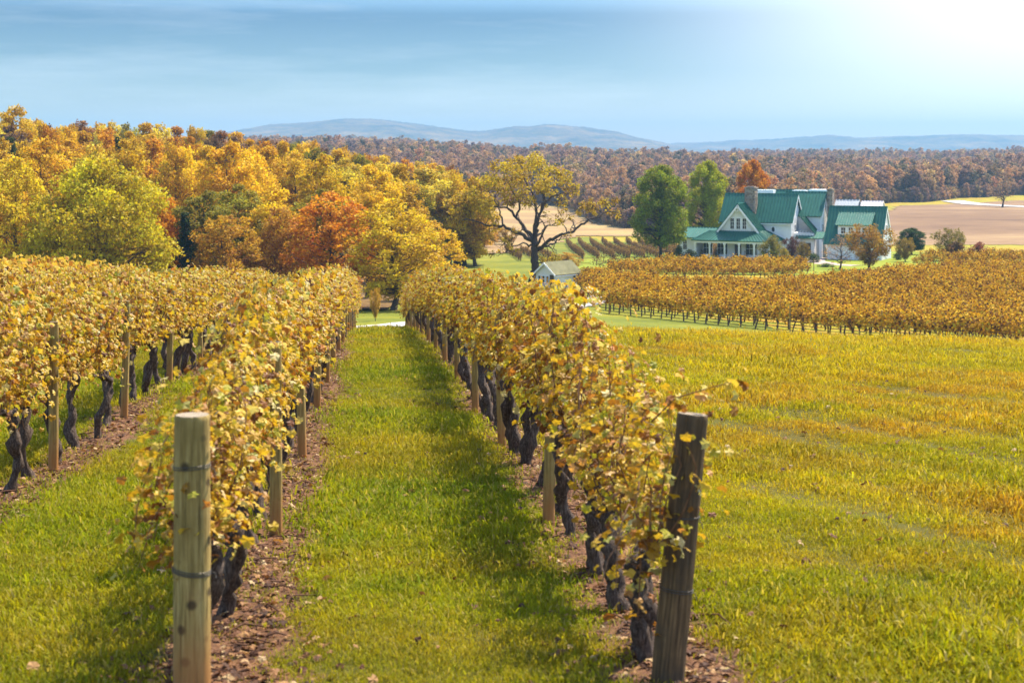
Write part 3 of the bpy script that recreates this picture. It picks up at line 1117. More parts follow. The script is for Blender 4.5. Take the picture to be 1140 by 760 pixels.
for lname, (curve, (d0, d1), step, (w0, w1), cols) in layers.items():
    cx = [c[0] for c in curve]
    cyy = [c[1] for c in curve]
    counts = {}
    x = cx[0] + 6.0
    while x < cx[-1]:
        d = g.uniform(d0, d1)
        if x > 462:
            d = max(d, g.uniform(238, 262))
        ty = np.interp(x, cx, cyy) + abs(g.normal()) * 4 - 1
        col = cols[g.integers(len(cols))]
        X = at(x, d)
        z0 = gz(X, d)
        H = max(6.0, CAMZ - (ty - 170) / F * d - z0)
        k = PINE if col == "dark green" else (FT[(1, 2, 4)[g.integers(3)]] if "skyline" in lname else FT[g.integers(len(FT))])
        wpx = g.uniform(w0, w1)
        ws = (wpx / F * d / 2) / (k[2] * H / k[1])
        base = np.array(CLASSES[col]) * g.uniform(0.85, 1.15)
        counts[col] = counts.get(col, 0) + 1
        place_tree("pine_tree" if k is PINE else "tree", k[0], (X, d, z0), k[1], H, ws, g.uniform(0, 6.28), tuple(base),
                   label=f"{col} {'pine' if k is PINE else 'tree'}, {ordinal(counts[col])} of its colour from the left {lname}", category="tree", group="trees of the golden wood")
        x += step * g.uniform(0.75, 1.25)

# far woods: one mass
far_leafs = []
for i, (env, H, Rc, c0, nl) in enumerate((("egg", 16, 4.6, 4.5, 26), ("tall", 18, 4.2, 5.5, 26), ("round", 15, 5.0, 4.5, 26), ("tall", 17, 3.8, 6.0, 24))):
    wm, cm = tree_meshes("far_tree", 90 + i, H, Rc, c0, nl, 0.75, 26, env, lobe=0.30, leafmat="far_leaf", sides=5)
    b = MB()
    for me, mi in ((wm, 0), (cm, 1)):
        v = np.zeros(len(me.vertices) * 3)
        me.vertices.foreach_get("co", v)
        lt = np.zeros(len(me.polygons), int)
        me.polygons.foreach_get("loop_total", lt)
        vi = np.zeros(len(me.loops), int)
        me.loops.foreach_get("vertex_index", vi)
        rr = np.zeros(len(me.polygons))
        me.attributes["rnd"].data.foreach_get("value", rr)
        ls = np.r_[0, np.cumsum(lt)[:-1]]
        off = b.n
        b.v.append(v.reshape(-1, 3))
        b.n += len(v) // 3
        for kk in np.unique(lt):
            s = lt == kk
            f = vi[ls[s][:, None] + np.arange(kk)[None, :]]
            b.f.append(f + off)
            b.m.append(np.full(s.sum(), mi))
            b.r.append(rr[s])
            b.smooth.append(np.zeros(s.sum(), bool))
    far_leafs.append(b.mesh("far_tree", [M["bark"], M["far_leaf"]]))
FARC = proto_collection("far_trees", far_leafs)
g = np.random.default_rng(5)
pts = []
# (front edge distance as a function of photo x)
ex = [-80, 200, 330, 450, 520, 560, 590, 630, 662, 700, 760, 870, 930, 980, 1060, 1110, 1260]
ed = [620, 600, 520, 500, 520, 590, 640, 580, 470, 420, 400, 420, 590, 620, 660, 690, 700]
while len(pts) < 19000:
    px = g.uniform(-80, 1260, 4000)
    Y = 400 + (1900 - 400) * g.random(4000) ** 0.9
    X = (px - 570) / F * Y
    ok = Y > np.interp(px, ex, ed) + 6 * np.sin(px * 0.09)
    ok &= g.random(4000) < (Y / 2300) ** 0.35
    pts += list(np.c_[X, Y][ok])
# a denser edge
for px in np.arange(-80, 1262, 1.5):
    e = np.interp(px, ex, ed) + 6 * np.sin(px * 0.09)
    for k in range(2):
        Y = e + g.uniform(0, 26)
        pts.append(((px - 570) / F * Y, Y))
n_edge = 2400
for k in range(n_edge):
    px = g.uniform(-80, 1262)
    Y = np.interp(px, ex, ed) + 6 * np.sin(px * 0.09) - g.uniform(0, 5)
    pts.append(((px - 570) / F * Y, Y))
pts = np.array(pts)
z = terrain(pts[:, 0], pts[:, 1])
n = len(pts)
sc = g.uniform(0.55, 1.12, n) * (1 + 0.22 * np.sin(pts[:, 0] * 0.045) * np.sin(pts[:, 1] * 0.021 + 1))
sc *= 0.70
sc[-n_edge:] = g.uniform(0.2, 0.48, n_edge)
z[-n_edge:] -= 4.5 * sc[-n_edge:]
scatter("far_woods", np.c_[pts, z], np.c_[np.zeros(n), np.zeros(n), g.uniform(0, 6.28, n)], np.c_[sc * g.uniform(0.75, 1.1, n), sc * g.uniform(0.75, 1.1, n), sc * 1.0], FARC, None,
        "hazy russet and mauve woods beyond the ploughed field")


# ---------------------------------------------------------------- the spreading oak
def build_oak():
    X, Y = ground_at(596, 314)
    sc = Y / F
    g = np.random.default_rng(8)
    def P(cx, cy, dy=0.0):                       # traced on an enlargement of the photo (4.75 x, origin 480,160)
        return np.array([(480 + cx / 4.75 - 596) * sc, dy, (314 - (160 + cy / 4.75)) * sc])
    wood, crown = MB(), MB()
    limbs = [
        ([P(548, 735), P(549, 690), P(547, 620), P(546, 560), P(545, 505)], (0.62, 0.40)),
        ([P(540, 520), P(490, 485, -.8), P(440, 460, -1.6), P(380, 432, -2.2), P(330, 432, -2.6), P(270, 420, -2.8), P(215, 395, -3.0), P(170, 400, -3.2)], (0.30, 0.05)),
        ([P(542, 505), P(495, 450, .8), P(450, 395, 1.6), P(420, 360, 2.0), P(385, 338, 2.4), P(330, 340, 2.6), P(250, 330, 2.8)], (0.28, 0.05)),
        ([P(450, 395, 1.6), P(470, 320, 1.8), P(420, 230, 1.2), P(380, 160, .8)], (0.16, 0.04)),
        ([P(545, 510), P(560, 430, -.6), P(575, 370, -1.0), P(598, 310, -1.2), P(640, 275, -1.4), P(680, 260, -1.6), P(735, 255, -1.8)], (0.26, 0.05)),
        ([P(545, 505), P(548, 430, .8), P(556, 370, 1.4), P(545, 280, 1.6), P(500, 200, 1.2), P(480, 130, .6)], (0.24, 0.05)),
        ([P(575, 370, -1.0), P(600, 300, -.2), P(590, 210, .4), P(560, 120, .8)], (0.15, 0.04)),
        ([P(565, 560), P(600, 525, -1), P(650, 495, -2), P(720, 468, -2.6), P(770, 440, -3), P(825, 395, -3), P(870, 388, -2.8), P(930, 355, -2.4), P(985, 365, -2.2)], (0.27, 0.05)),
        ([P(825, 395, -3), P(850, 415, -3.2), P(890, 410, -3.4)], (0.09, 0.03)),
        ([P(562, 560), P(610, 545, 1.2), P(660, 530, 2.0), P(690, 500, 2.4), P(740, 490, 2.6)], (0.2, 0.05)),
        ([P(556, 490), P(595, 465, 2), P(612, 440, 2.6), P(660, 435, 3), P(710, 420, 3.2)], (0.15, 0.04)),
        ([P(538, 540), P(490, 525, -1.6), P(440, 535, -2.6), P(390, 570, -3.2), P(355, 585, -3.4)], (0.14, 0.04)),
        ([P(380, 432, -2.2), P(370, 370, -2.0), P(340, 300, -1.6), P(300, 240, -1.2)], (0.13, 0.04)),
        ([P(547, 545), P(520, 500, 3), P(480, 440, 5), P(460, 380, 6.5)], (0.2, 0.04)),
        ([P(550, 545), P(590, 480, -3), P(600, 420, -5), P(560, 360, -6)], (0.2, 0.04)),
    ]
    lp = []
    for p, (r0, r1) in limbs:
        p = np.array(p)
        L = np.r_[0, np.cumsum(np.linalg.norm(np.diff(p, axis=0), axis=1))]
        t = np.linspace(0, L[-1], len(p) * 3)
        q = np.c_[[np.interp(t, L, p[:, k]) for k in range(3)]].T
        q[1:-1] += g.normal(size=(len(q) - 2, 3)) * 0.09
        rad = np.linspace(r0, r1, len(q))
        if r0 > 0.5:
            rad[:3] *= np.array([1.45, 1.2, 1.06])
            q[0, 2] = -0.5
        wood.tube(q, rad, 8, wob=0.05, g=g)
        lp += [(a, r) for a, r in zip(q, rad)][3:]
    lobes2 = [(420, 108, 62, 1), (525, 112, 60, 1), (360, 130, 52, .9), (350, 190, 66, 1), (620, 172, 62, 1), (690, 195, 52, 1), (735, 262, 34, .8), (460, 185, 70, 1), (560, 215, 60, .9), (250, 235, 60, 1.2),
              (260, 300, 64, 1.4), (170, 320, 62, 1.1), (118, 365, 48, 1.1), (130, 405, 40, 0.9), (310, 320, 60, 1.1), (240, 370, 54, 1.3), (180, 380, 50, 0.9), (150, 345, 50, 0.9), (330, 380, 40, .6), (420, 285, 55, .8), (640, 260, 40, .6), (520, 300, 50, .5), (590, 270, 44, .6),
              (850, 335, 44, 1), (800, 355, 34, .9), (920, 320, 38, 1), (965, 300, 26, .9), (985, 372, 28, .9), (930, 365, 26, .7), (890, 345, 30, .9),
              (400, 505, 38, .5), (350, 590, 30, .6), (420, 560, 30, .5), (640, 590, 48, .7), (690, 600, 38, .6), (600, 610, 38, .6), (700, 380, 34, .45), (660, 430, 34, .4), (620, 380, 30, .35), (740, 405, 28, .45),
              (480, 90, 36, .9), (560, 85, 30, .8), (300, 200, 40, .8), (720, 230, 36, .9), (660, 150, 40, .8), (500, 150, 56, .9), (200, 260, 46, .8), (380, 240, 56, .9), (470, 255, 50, .7),
              (730, 475, 28, .4), (330, 500, 30, .35), (460, 430, 30, .3), (600, 330, 30, .35), (690, 300, 36, .5)]
    lobes = []
    for (cx, cy, r, w) in lobes2:
        lift = max(0.0, 1 - abs(cx - 500) / 420)
        for k in range(2):
            dy = g.uniform(-1, 1) * (1.8 + 5.0 * lift)
            c = P(cx, cy, dy) + np.array([g.normal() * 0.4, 0, g.normal() * 0.35])
            lobes.append((c, r / 4.75 * sc * g.uniform(0.75, 1.0), w * 0.62))
    lobe_leaves(crown, lobes, 0.27, 230, g, 0, 0.8)
    A = np.array([a for a, r in lp])
    for (c, r, w) in lobes:
        i = int(np.argmin(np.linalg.norm(A - (c - np.array([0, 0, 0.5])), axis=1)))
        p = curve_pts(A[i], c, g, 5, 0.05)
        rr = min(0.09, lp[i][1] * 0.6)
        wood.tube(p, np.linspace(rr, 0.02, 5), 5, g=g)
        for q in range(5):
            wood.tube(curve_pts(p[g.integers(2, 5)], c + g.normal(size=3) * r * 0.6, g, 3), (0.03, 0.022, 0.012), 3, cap=False, g=g)
    o = empty("oak_tree", (X, Y, gz(X, Y)), 0, label="wide spreading oak with thin golden brown leaves beside the small white hut", category="tree")
    wood.obj("trunk", M["bark"], o)
    c = crown.obj("crown", M["tree_leaf"], o)
    c.color = (0.38, 0.255, 0.015, 1)


build_oak()


# ---------------------------------------------------------------- farmhouse
PHI = R(24)
HY = 268.0
HX = (880 - 570) / F * HY
HZ = -(289 - 170) / F * HY + CAMZ


def slab(b, p, th=0.12, rib=0.55, ribh=0.10, mat=0):
    """roof slab from eave-left, eave-right, ridge-right, ridge-left, with standing seams"""
    p = [np.array(q, float) for q in p]
    nrm = np.cross(p[1] - p[0], p[3] - p[0])
    nrm /= np.linalg.norm(nrm)
    lo = [q - nrm * th for q in p]
    b.add(p + lo, [[0, 1, 2, 3], [7, 6, 5, 4], [0, 4, 5, 1], [1, 5, 6, 2], [2, 6, 7, 3], [3, 7, 4, 0]], mat)
    if rib:
        n = max(2, int(round(max(np.linalg.norm(p[1] - p[0]), np.linalg.norm(p[2] - p[3])) / rib)))
        for i in range(n + 1):
            t = min(max(i / n, 0.012), 0.988)
            a, c = p[0] + (p[1] - p[0]) * t, p[3] + (p[2] - p[3]) * t
            d = c - a
            L = np.linalg.norm(d)
            if L < 0.1:
                continue
            d /= L
            s = np.cross(d, nrm) * 0.045
            a0 = a + d * 0.01
            c0 = c - d * 0.01
            q = [a0 - s, a0 + s, c0 + s, c0 - s]
            b.add([v + nrm * 0.002 for v in q] + [v + nrm * ribh for v in q], [[4, 5, 6, 7], [0, 1, 5, 4], [1, 2, 6, 5], [2, 3, 7, 6], [3, 0, 4, 7]], mat)
    return b


def gable_roof(parent, x0, x1, e, r, bk, ze, zr, mat, over=0.0, name="roof", zb=None):
    zb = ze if zb is None else zb
    b = MB()
    slab(b, [(x0, e, ze), (x1, e, ze), (x1, r, zr), (x0, r, zr)])
    slab(b, [(x1, bk, zb), (x0, bk, zb), (x0, r - 0.003, zr - 0.003), (x1, r - 0.003, zr - 0.003)])
    b.tube([(x0, r, zr + 0.02), (x1, r, zr + 0.02)], 0.09, 6, smooth=False)
    return b.obj(name, mat, parent)


def rakes(b, x, e, r, bk, ze, zr, zb=None, t=0.10, h=0.28):
    """white barge boards along a gable edge at plane x"""
    zb = ze if zb is None else zb
    for (y0, z0, y1, z1) in ((e, ze, r, zr), (bk, zb, r, zr)):
        d = np.array([y1 - y0, z1 - z0])
        d /= np.linalg.norm(d)
        n = np.array([-d[1], d[0]])
        if n[1] > 0:
            n = -n
        q = [(y0, z0), (y1, z1), (y1 + n[0] * h, z1 + n[1] * h), (y0 + n[0] * h, z0 + n[1] * h)]
        q = [(a, c - 0.13) for a, c in q]
        b.prism(q, x - t, x)


def window(parent, x, y, z, w, h, face="front", nx=2, ny=2, name="window"):
    f, p = MB(), MB()
    def B(mb, x0, x1, z0, z1, d0, d1):
        if face == "front":
            mb.box2((x + x0, y - d1, z + z0), (x + x1, y - d0, z + z1))
        else:                                    # in a wall that faces +x; x, y give the wall point
            mb.box2((x + d0, y + x0, z + z0), (x + d1, y + x1, z + z1))
    a = w / 2
    t = 0.09
    B(f, -a - t, -a, -t, h + t, 0.0, 0.07)
    B(f, a, a + t, -t, h + t, 0.0, 0.07)
    B(f, -a, a, -t, 0, 0.0, 0.09)
    B(f, -a, a, h, h + t, 0.0, 0.07)
    for i in range(1, nx):
        c = -a + w * i / nx
        B(f, c - 0.02, c + 0.02, 0, h, 0.012, 0.045)
    for i in range(1, ny):
        c = h * i / ny
        B(f, -a, a, c - 0.025, c + 0.025, 0.012, 0.05)
    o = f.obj(name, M["white_trim"], parent)
    B(p, -a, a, 0, h, 0.002, 0.02)
    p.obj("pane", M["glass"], o)
    return o


def build_house():
    H = empty("farmhouse", (HX, HY, HZ), -PHI, label="white clapboard farmhouse with steep green metal roofs and stone chimneys", category="house")
    wb, tm, gr = M["white_boards"], M["white_trim"], M["green_roof"]
    BASE = -1.6
    # main block
    b = MB().prism([(4.4, BASE), (11.6, BASE), (11.6, 5.95), (8, 10.3), (4.4, 5.95)], -13.0, -1.0)
    b.obj("wall", wb, H)
    gable_roof(H, -13.6, -0.6, 3.85, 8, 12.15, 5.92, 10.72, gr)
    b = MB()
    rakes(b, -0.597, 3.85, 8, 12.15, 5.92, 10.72)
    rakes(b, -13.50, 3.85, 8, 12.15, 5.92, 10.72)
    b.box2((-13.0, 3.9, 5.62), (-1.0, 4.35, 5.78))
    b.box2((-1.12, 4.36, BASE), (-0.96, 4.52, 5.6))
    b.obj("trim", tm, H)
    # oval window
    b = MB()
    th = np.linspace(0, 2 * np.pi, 20, endpoint=False)
    b.tube(np.c_[-4.1 + 0.34 * np.cos(np.r_[th, th[0]]), np.full(21, 4.36), 4.75 + 0.5 * np.sin(np.r_[th, th[0]])], 0.07, 6, cap=False)
    o = b.obj("oval_window", tm, H)
    b = MB()
    v = np.c_[-4.1 + 0.34 * np.cos(th), np.full(20, 4.38), 4.75 + 0.5 * np.sin(th)]
    b.add(np.vstack([v, v + np.array([0, -0.02, 0])]), [list(range(20))[::-1]])
    b.add(v + np.array([0, -0.02, 0]), [list(range(20))])
    b.obj("pane", M["glass"], o)
    window(H, -1.0, 7.2, 2.1, 0.9, 3.4, "side", 2, 4)
    window(H, -1.0, 9.3, 2.1, 0.9, 1.8, "side", 2, 2)
    # front cross gable
    b = MB()
    ridge_y = 6.4
    prof = [(-12.55, BASE), (-5.35, BASE), (-5.35, 4.5), (-8.95, 8.95), (-12.55, 4.5)]
    v0 = [(x, 0.0, z) for x, z in prof]
    v1 = [(x, 5.2, z) for x, z in prof]
    b.add(v0 + v1, [[0, 1, 2, 3, 4], [9, 8, 7, 6, 5]])
    b.add(v0 + v1, [[i, i + 5, (i + 1) % 5 + 5, (i + 1) % 5] for i in range(5)])
    b.obj("wall", wb, H)
    b = MB()
    slab(b, [(-5.05, -0.5, 4.28), (-5.05, 6.0, 4.28), (-8.95, 6.6, 9.2), (-8.95, -0.5, 9.2)])
    slab(b, [(-12.85, 6.0, 4.28), (-12.85, -0.5, 4.28), (-8.953, -0.5, 9.197), (-8.953, 6.6, 9.197)])
    b.tube([(-8.95, -0.5, 9.22), (-8.95, 6.4, 9.22)], 0.09, 6, smooth=False)
    b.obj("roof", gr, H)
    b = MB()
    for sx in (-1, 1):
        x0, z0, x1, z1 = -8.95 + sx * 3.95, 4.12, -8.95, 9.04
        d = np.array([x1 - x0, z1 - z0])
        d /= np.linalg.norm(d)
        n = np.array([d[1], -d[0]]) * (1 if d[1] * sx < 0 else 1)
        if n[1] > 0:
            n = -n
        q = [np.array([x0, z0]), np.array([x1, z1]), np.array([x1, z1]) + n * 0.3, np.array([x0, z0]) + n * 0.3]
        v = [(a, -0.62, c) for a, c in q] + [(a, -0.503, c) for a, c in q]
        b.add(v, [[0, 1, 2, 3], [7, 6, 5, 4], [0, 4, 5, 1], [1, 5, 6, 2], [2, 6, 7, 3], [3, 7, 4, 0]])
    b.box2((-9.0, -0.5, 7.75), (-8.9, -0.35, 8.7))
    b.box2((-9.55, -0.5, 7.95), (-8.35, -0.36, 8.07))
    b.obj("trim", tm, H)
    for dx in (-1.06, 0, 1.06):
        window(H, -8.95 + dx, 0, 4.95, 0.62, 1.75, nx=2, ny=3)
    # porch: roof wraps round the right-hand corner
    b = MB()
    slab(b, [(-16.3, -3.1, 3.12), (-2.6, -3.1, 3.02), (-5.25, -0.03, 4.55), (-14.0, -0.03, 4.62)])
    slab(b, [(-2.6, -3.1, 3.02), (-2.0, 4.3, 3.05), (-5.25, 4.3, 4.55), (-5.25, -0.03, 4.55)], rib=0.5)
    b.obj("porch_roof", gr, H)
    b = MB()
    b.box2((-15.9, -2.85, 2.62), (-3.0, -2.6, 2.9))
    b.box2((-3.0, -2.85, 2.62), (-2.75, 4.2, 2.88))
    b.box2((-16.0, -2.95, BASE), (-2.7, -0.02, 0.1))
    b.obj("porch_floor", tm, H)
    for cx in (-15.7, -13.15, -10.55, -8.05, -5.45, -2.9):
        b = MB()
        b.box((cx, -2.72, 1.36), (0.24, 0.24, 2.52))
        b.box((cx, -2.72, 0.22), (0.36, 0.36, 0.24))
        b.box((cx, -2.72, 2.52), (0.42, 0.36, 0.20))
        b.obj("column", tm, H)
    for cx, w in ((-14.3, 1.5), (-11.7, 1.7), (-6.7, 1.9)):
        window(H, cx, 0, 0.6, w, 2.05, nx=3, ny=2)
    b = MB()
    b.box2((-9.55, -0.06, 0.1), (-8.45, 0.02, 2.3))
    d = b.obj("door", M["dark_wood"], H)
    MB().box((-8.6, -0.1, 1.15), (0.06, 0.08, 0.16)).obj("handle", M["wire"], d)
    # low wing on the left
    b = MB().prism([(-1.4, BASE), (5.4, BASE), (5.4, 3.4), (2.0, 4.6), (-1.4, 3.4)], -18.9, -15.9)
    b.obj("wall", wb, H)
    gable_roof(H, -19.4, -12.9, -2.0, 2.0, 6.0, 3.42, 4.95, gr)
    window(H, -17.9, -1.4, 1.35, 0.66, 1.75, nx=2, ny=2)
        # second block
    MB().prism([(9.4, BASE), (16.6, BASE), (16.6, 6.95), (13, 10.6), (9.4, 6.95)], -4.0, 2.85).obj("wall", wb, H)
    gable_roof(H, -4.2, 3.2, 8.9, 13, 17.1, 6.92, 11.0, gr)
    b = MB()
    rakes(b, 3.203, 8.9, 13, 17.1, 6.92, 11.0)
    b.box2((2.73, 9.36, BASE), (2.89, 9.52, 6.5))
    b.obj("trim", tm, H)
    window(H, 2.85, 11.0, 2.9, 0.8, 2.6, "side", 2, 3)
    # rear block, only its ridges show
    MB().prism([(17.5, BASE), (24.5, BASE), (24.5, 7), (21, 10.7), (17.5, 7)], -11.5, -1.0).obj("wall", wb, H)
    gable_roof(H, -11.8, -0.6, 17.0, 21, 25, 6.9, 11.15, gr)
    for x0, x1 in ((-11.2, -7.9), (-4.4, -2.0)):
        b = MB().box2((x0, 18.7, 9.6), (x1, 20.7, 11.12))
        b.obj("dormer", tm, H)
    b = MB()
    b.box2((-1.2, 17.6, 9.8), (2.4, 20.6, 11.3))
    b.obj("dormer", tm, H)
    # entrance porch between the blocks
    MB().prism([(6.0, BASE), (9.3, BASE), (9.3, 4.6), (6.0, 4.1)], -0.9, 2.6).obj("wall", wb, H)
    b = MB()
    slab(b, [(-0.5, 5.0, 3.35), (4.3, 5.0, 3.35), (4.3, 7.6, 4.35), (-0.5, 7.6, 4.35)])
    slab(b, [(2.75, 6.1, 4.05), (2.75, 9.35, 4.05), (0.2, 9.35, 6.9), (0.2, 6.1, 6.9)])
    b.obj("entrance_roof", gr, H)
    for cx in (0.1, 3.9):
        MB().box((cx, 5.2, 0.9), (0.5, 0.45, 4.6)).obj("column", tm, H)
    b = MB()
    b.box2((0.9, 5.93, 0.2), (2.0, 6.02, 2.5))
    d = b.obj("door", M["dark_wood"], H)
    th = np.linspace(0, 2 * np.pi, 17)
    MB().tube(np.c_[1.45 + 0.3 * np.cos(th), np.full(17, 5.9), 1.8 + 0.3 * np.sin(th)], 0.09, 6, cap=False).obj("wreath", M["red_wreath"], d)
    # right wing with the long dormer
    MB().prism([(0.95, BASE), (9.05, BASE), (9.05, 3.0), (5, 8.35), (0.95, 3.0)], 5.9, 14.9).obj("wall", wb, H)
    gable_roof(H, 5.4, 15.1, 0.3, 5, 9.7, 2.72, 8.85, gr)
    b = MB()
    rakes(b, 15.103, 0.3, 5, 9.7, 2.72, 8.85)
    b.box2((14.80, 0.9, BASE), (14.94, 1.06, 3.0))
    b.obj("trim", tm, H)
    window(H, 14.9, 5, 4.0, 1.0, 1.8, "side", 2, 2)
    window(H, 14.9, 5, 0.6, 1.4, 1.9, "side", 2, 2)
    D = MB().prism([(1.5, 4.0), (3.6, 4.0), (3.6, 6.9), (1.5, 5.85)], 7.6, 12.7).obj("dormer", wb, H)
    b = MB()
    slab(b, [(7.2, 1.05, 5.86), (13.2, 1.05, 5.86), (13.2, 4.25, 7.86), (7.2, 4.25, 7.86)], rib=0.42)
    b.obj("dormer_roof", gr, D)
    for cx in (8.5, 9.75, 11.0, 12.0):
        window(D, cx, 1.5, 4.45, 0.7, 1.0, nx=2, ny=2)
    for cx in (8.0, 11.0):
        b = MB()
        b.box2((cx - 1.25, 0.9, -0.4), (cx + 1.25, 0.948, 2.0))
        for k in range(1, 4):
            b.box2((cx - 1.2, 0.88, -0.4 + 0.6 * k - 0.02), (cx + 1.2, 0.9, -0.4 + 0.6 * k + 0.02))
        b.obj("garage_door", tm, H)
    # rear wings seen over the right wing's ridge
    MB().prism([(12, BASE), (18, BASE), (18, 7.4), (15, 9.3), (12, 7.4)], 4.5, 8.2).obj("wall", wb, H)
    gable_roof(H, 4.3, 8.4, 11.7, 15, 18.3, 7.4, 9.6, M["grey_roof"])
    MB().prism([(12, BASE), (18, BASE), (18, 7.2), (15, 9.2), (12, 7.2)], 8.9, 12.4).obj("wall", wb, H)
    gable_roof(H, 8.8, 12.5, 11.7, 15, 18.3, 7.4, 9.45, M["pale_roof"])
    # stone chimneys
    def chimney(x0, x1, y0, y1, z0, z1):
        b = MB()
        b.box2((x0, y0, z0), (x1, y1, z1 - 0.35))
        b.box2((x0 - 0.1, y0 - 0.1, z1 - 0.347), (x1 + 0.1, y1 + 0.1, z1 - 0.12))
        b.box2((x0 + 0.25, y0 + 0.25, z1 - 0.118), (x1 - 0.25, y1 - 0.25, z1 + 0.05))
        g = np.random.default_rng(3)
        for k in range(90):                       # a rough face of projecting stones
            w, h = g.uniform(0.25, 0.5), g.uniform(0.14, 0.28)
            z = g.uniform(z0 + 0.2, z1 - 0.7)
            if k % 2:
                x = g.uniform(x0 + 0.25, x1 - 0.25)
                b.box((x, y0, z), (w, g.uniform(0.05, 0.12), h))
            else:
                y = g.uniform(y0 + 0.25, y1 - 0.25)
                b.box((x1, y, z), (g.uniform(0.05, 0.12), w, h))
        b.obj("chimney", M["stone"], H)
    chimney(-9.15, -7.35, 4.6, 6.4, 7.0, 12.0)
    chimney(3.36, 4.25, 12.2, 13.8, BASE, 11.65)
    return H


house = build_house()


def to_world(lx, ly, lz):
    c, s = math.cos(PHI), math.sin(PHI)
    return HX + lx * c + ly * s, HY - lx * s + ly * c, HZ + lz


# things on the porch
def porch_chair(lx, ly, rz, lab):
    x, y, z = to_world(lx, ly, 0.1)
    o = empty("rocking_chair", (x, y, z), -PHI + rz, label=lab, category="chair", group="chairs on the farmhouse porch")
    dw = M["dark_wood"]
    MB().box((0, 0, 0.42), (0.55, 0.5, 0.05)).obj("seat", dw, o)
    b = MB()
    for k in range(5):
        b.box((-0.22 + 0.11 * k, 0.25, 0.8), (0.05, 0.03, 0.72))
    b.box((0, 0.25, 1.16), (0.58, 0.04, 0.09))
    b.obj("backrest", dw, o)
    for sx in (-0.27, 0.27):
        for sy in (-0.22, 0.22):
            MB().box((sx, sy, 0.24), (0.05, 0.05, 0.36)).obj("leg", dw, o)
        p = [(sx, -0.45, 0.10), (sx, -0.2, 0.045), (sx, 0.1, 0.04), (sx, 0.4, 0.07), (sx, 0.55, 0.13)]
        MB().tube(p, 0.03, 5).obj("rocker", dw, o)
        MB().box((sx, 0.0, 0.66), (0.07, 0.5, 0.04)).obj("armrest", dw, o)


porch_chair(-14.6, -1.9, 0.2, "dark rocking chair at the far end of the farmhouse porch")
porch_chair(-12.3, -1.3, -0.1, "dark rocking chair on the porch between the second and third columns")
porch_chair(-7.3, -1.4, 0.15, "dark rocking chair on the porch beside the dark front door")


# ---------------------------------------------------------------- white hut under the oak
def build_hut():
    X, Y = ground_at(621, 320)
    z = gz(X, Y)
    o = empty("hut", (X, Y, z), R(-42), label="small white gabled hut with olive shingle roof under the spreading oak", category="hut")
    # local x across the gable front (faces -y), y along the ridge
    w, L, ze, za = 1.55, 4.6, 1.85, 3.1
    b = MB()
    prof = [(-w, -0.4), (w, -0.4), (w, ze), (0, za), (-w, ze)]
    v0 = [(x, -L / 2, zz) for x, zz in prof]
    v1 = [(x, L / 2, zz) for x, zz in prof]
    b.add(v0 + v1, [[0, 1, 2, 3, 4], [9, 8, 7, 6, 5]])
    b.add(v0 + v1, [[i, i + 5, (i + 1) % 5 + 5, (i + 1) % 5] for i in range(5)])
    b.obj("wall", M["white_boards"], o)
    b = MB()
    e = w + 0.28
    zl = ze - 0.28 * (za - ze) / w
    slab(b, [(e, -L / 2 - 0.3, zl + 0.1), (e, L / 2 + 0.3, zl + 0.1), (0, L / 2 + 0.3, za + 0.12), (0, -L / 2 - 0.3, za + 0.12)], 0.1, 0)
    slab(b, [(-e, L / 2 + 0.3, zl + 0.1), (-e, -L / 2 - 0.3, zl + 0.1), (-0.003, -L / 2 - 0.3, za + 0.117), (-0.003, L / 2 + 0.3, za + 0.117)], 0.1, 0)
    b.obj("roof", M["olive_shingle"], o)
    b = MB()
    for sx in (-1, 1):
        q = [(sx * e, zl + 0.08), (0, za + 0.1), (0, za - 0.16), (sx * e, zl - 0.16)]
        v = [(a, -L / 2 - 0.36, c) for a, c in q] + [(a, -L / 2 - 0.303, c) for a, c in q]
        b.add(v, [[0, 1, 2, 3], [7, 6, 5, 4], [0, 4, 5, 1], [1, 5, 6, 2], [2, 6, 7, 3], [3, 7, 4, 0]])
    b.box2((w + 0.02, -L / 2 - 0.2, zl - 0.12), (e + 0.02, L / 2 + 0.25, zl - 0.02))
    b.obj("trim", M["white_trim"], o)
    for cx in (-0.95, -0.3, 0.35):
        window(o, cx, -L / 2, 0.75, 0.36, 0.75, nx=1, ny=2)
    b = MB().box2((0.72, -L / 2 - 0.05, 0.0), (1.35, -L / 2 + 0.02, 1.7))
    d = b.obj("door", M["dark_wood"], o)
    MB().box((0.8, -L / 2 - 0.08, 0.9), (0.05, 0.06, 0.1)).obj("handle", M["wire"], d)
    for cy_ in (1.2, 1.9):
        window(o, w, cy_, 0.75, 0.42, 0.8, "side", 1, 1)


build_hut()


# ---------------------------------------------------------------- garden trees and shrubs round the house
def px_tree(name, kind, px, base, top, wpx, colr, label, cat, d=None, group=None):
    if d is None:
        X, d = ground_at(px, base)
    X = at(px, d)
    z0 = gz(X, d)
    H = CAMZ - (top - 170) / F * d - z0
    ws = (wpx / F * d / 2) / (kind[2] * H / kind[1])
    place_tree(name, kind[0], (X, d, z0), kind[1], H, ws, random.uniform(0, 6.28), colr, label=label, category=cat, group=group)


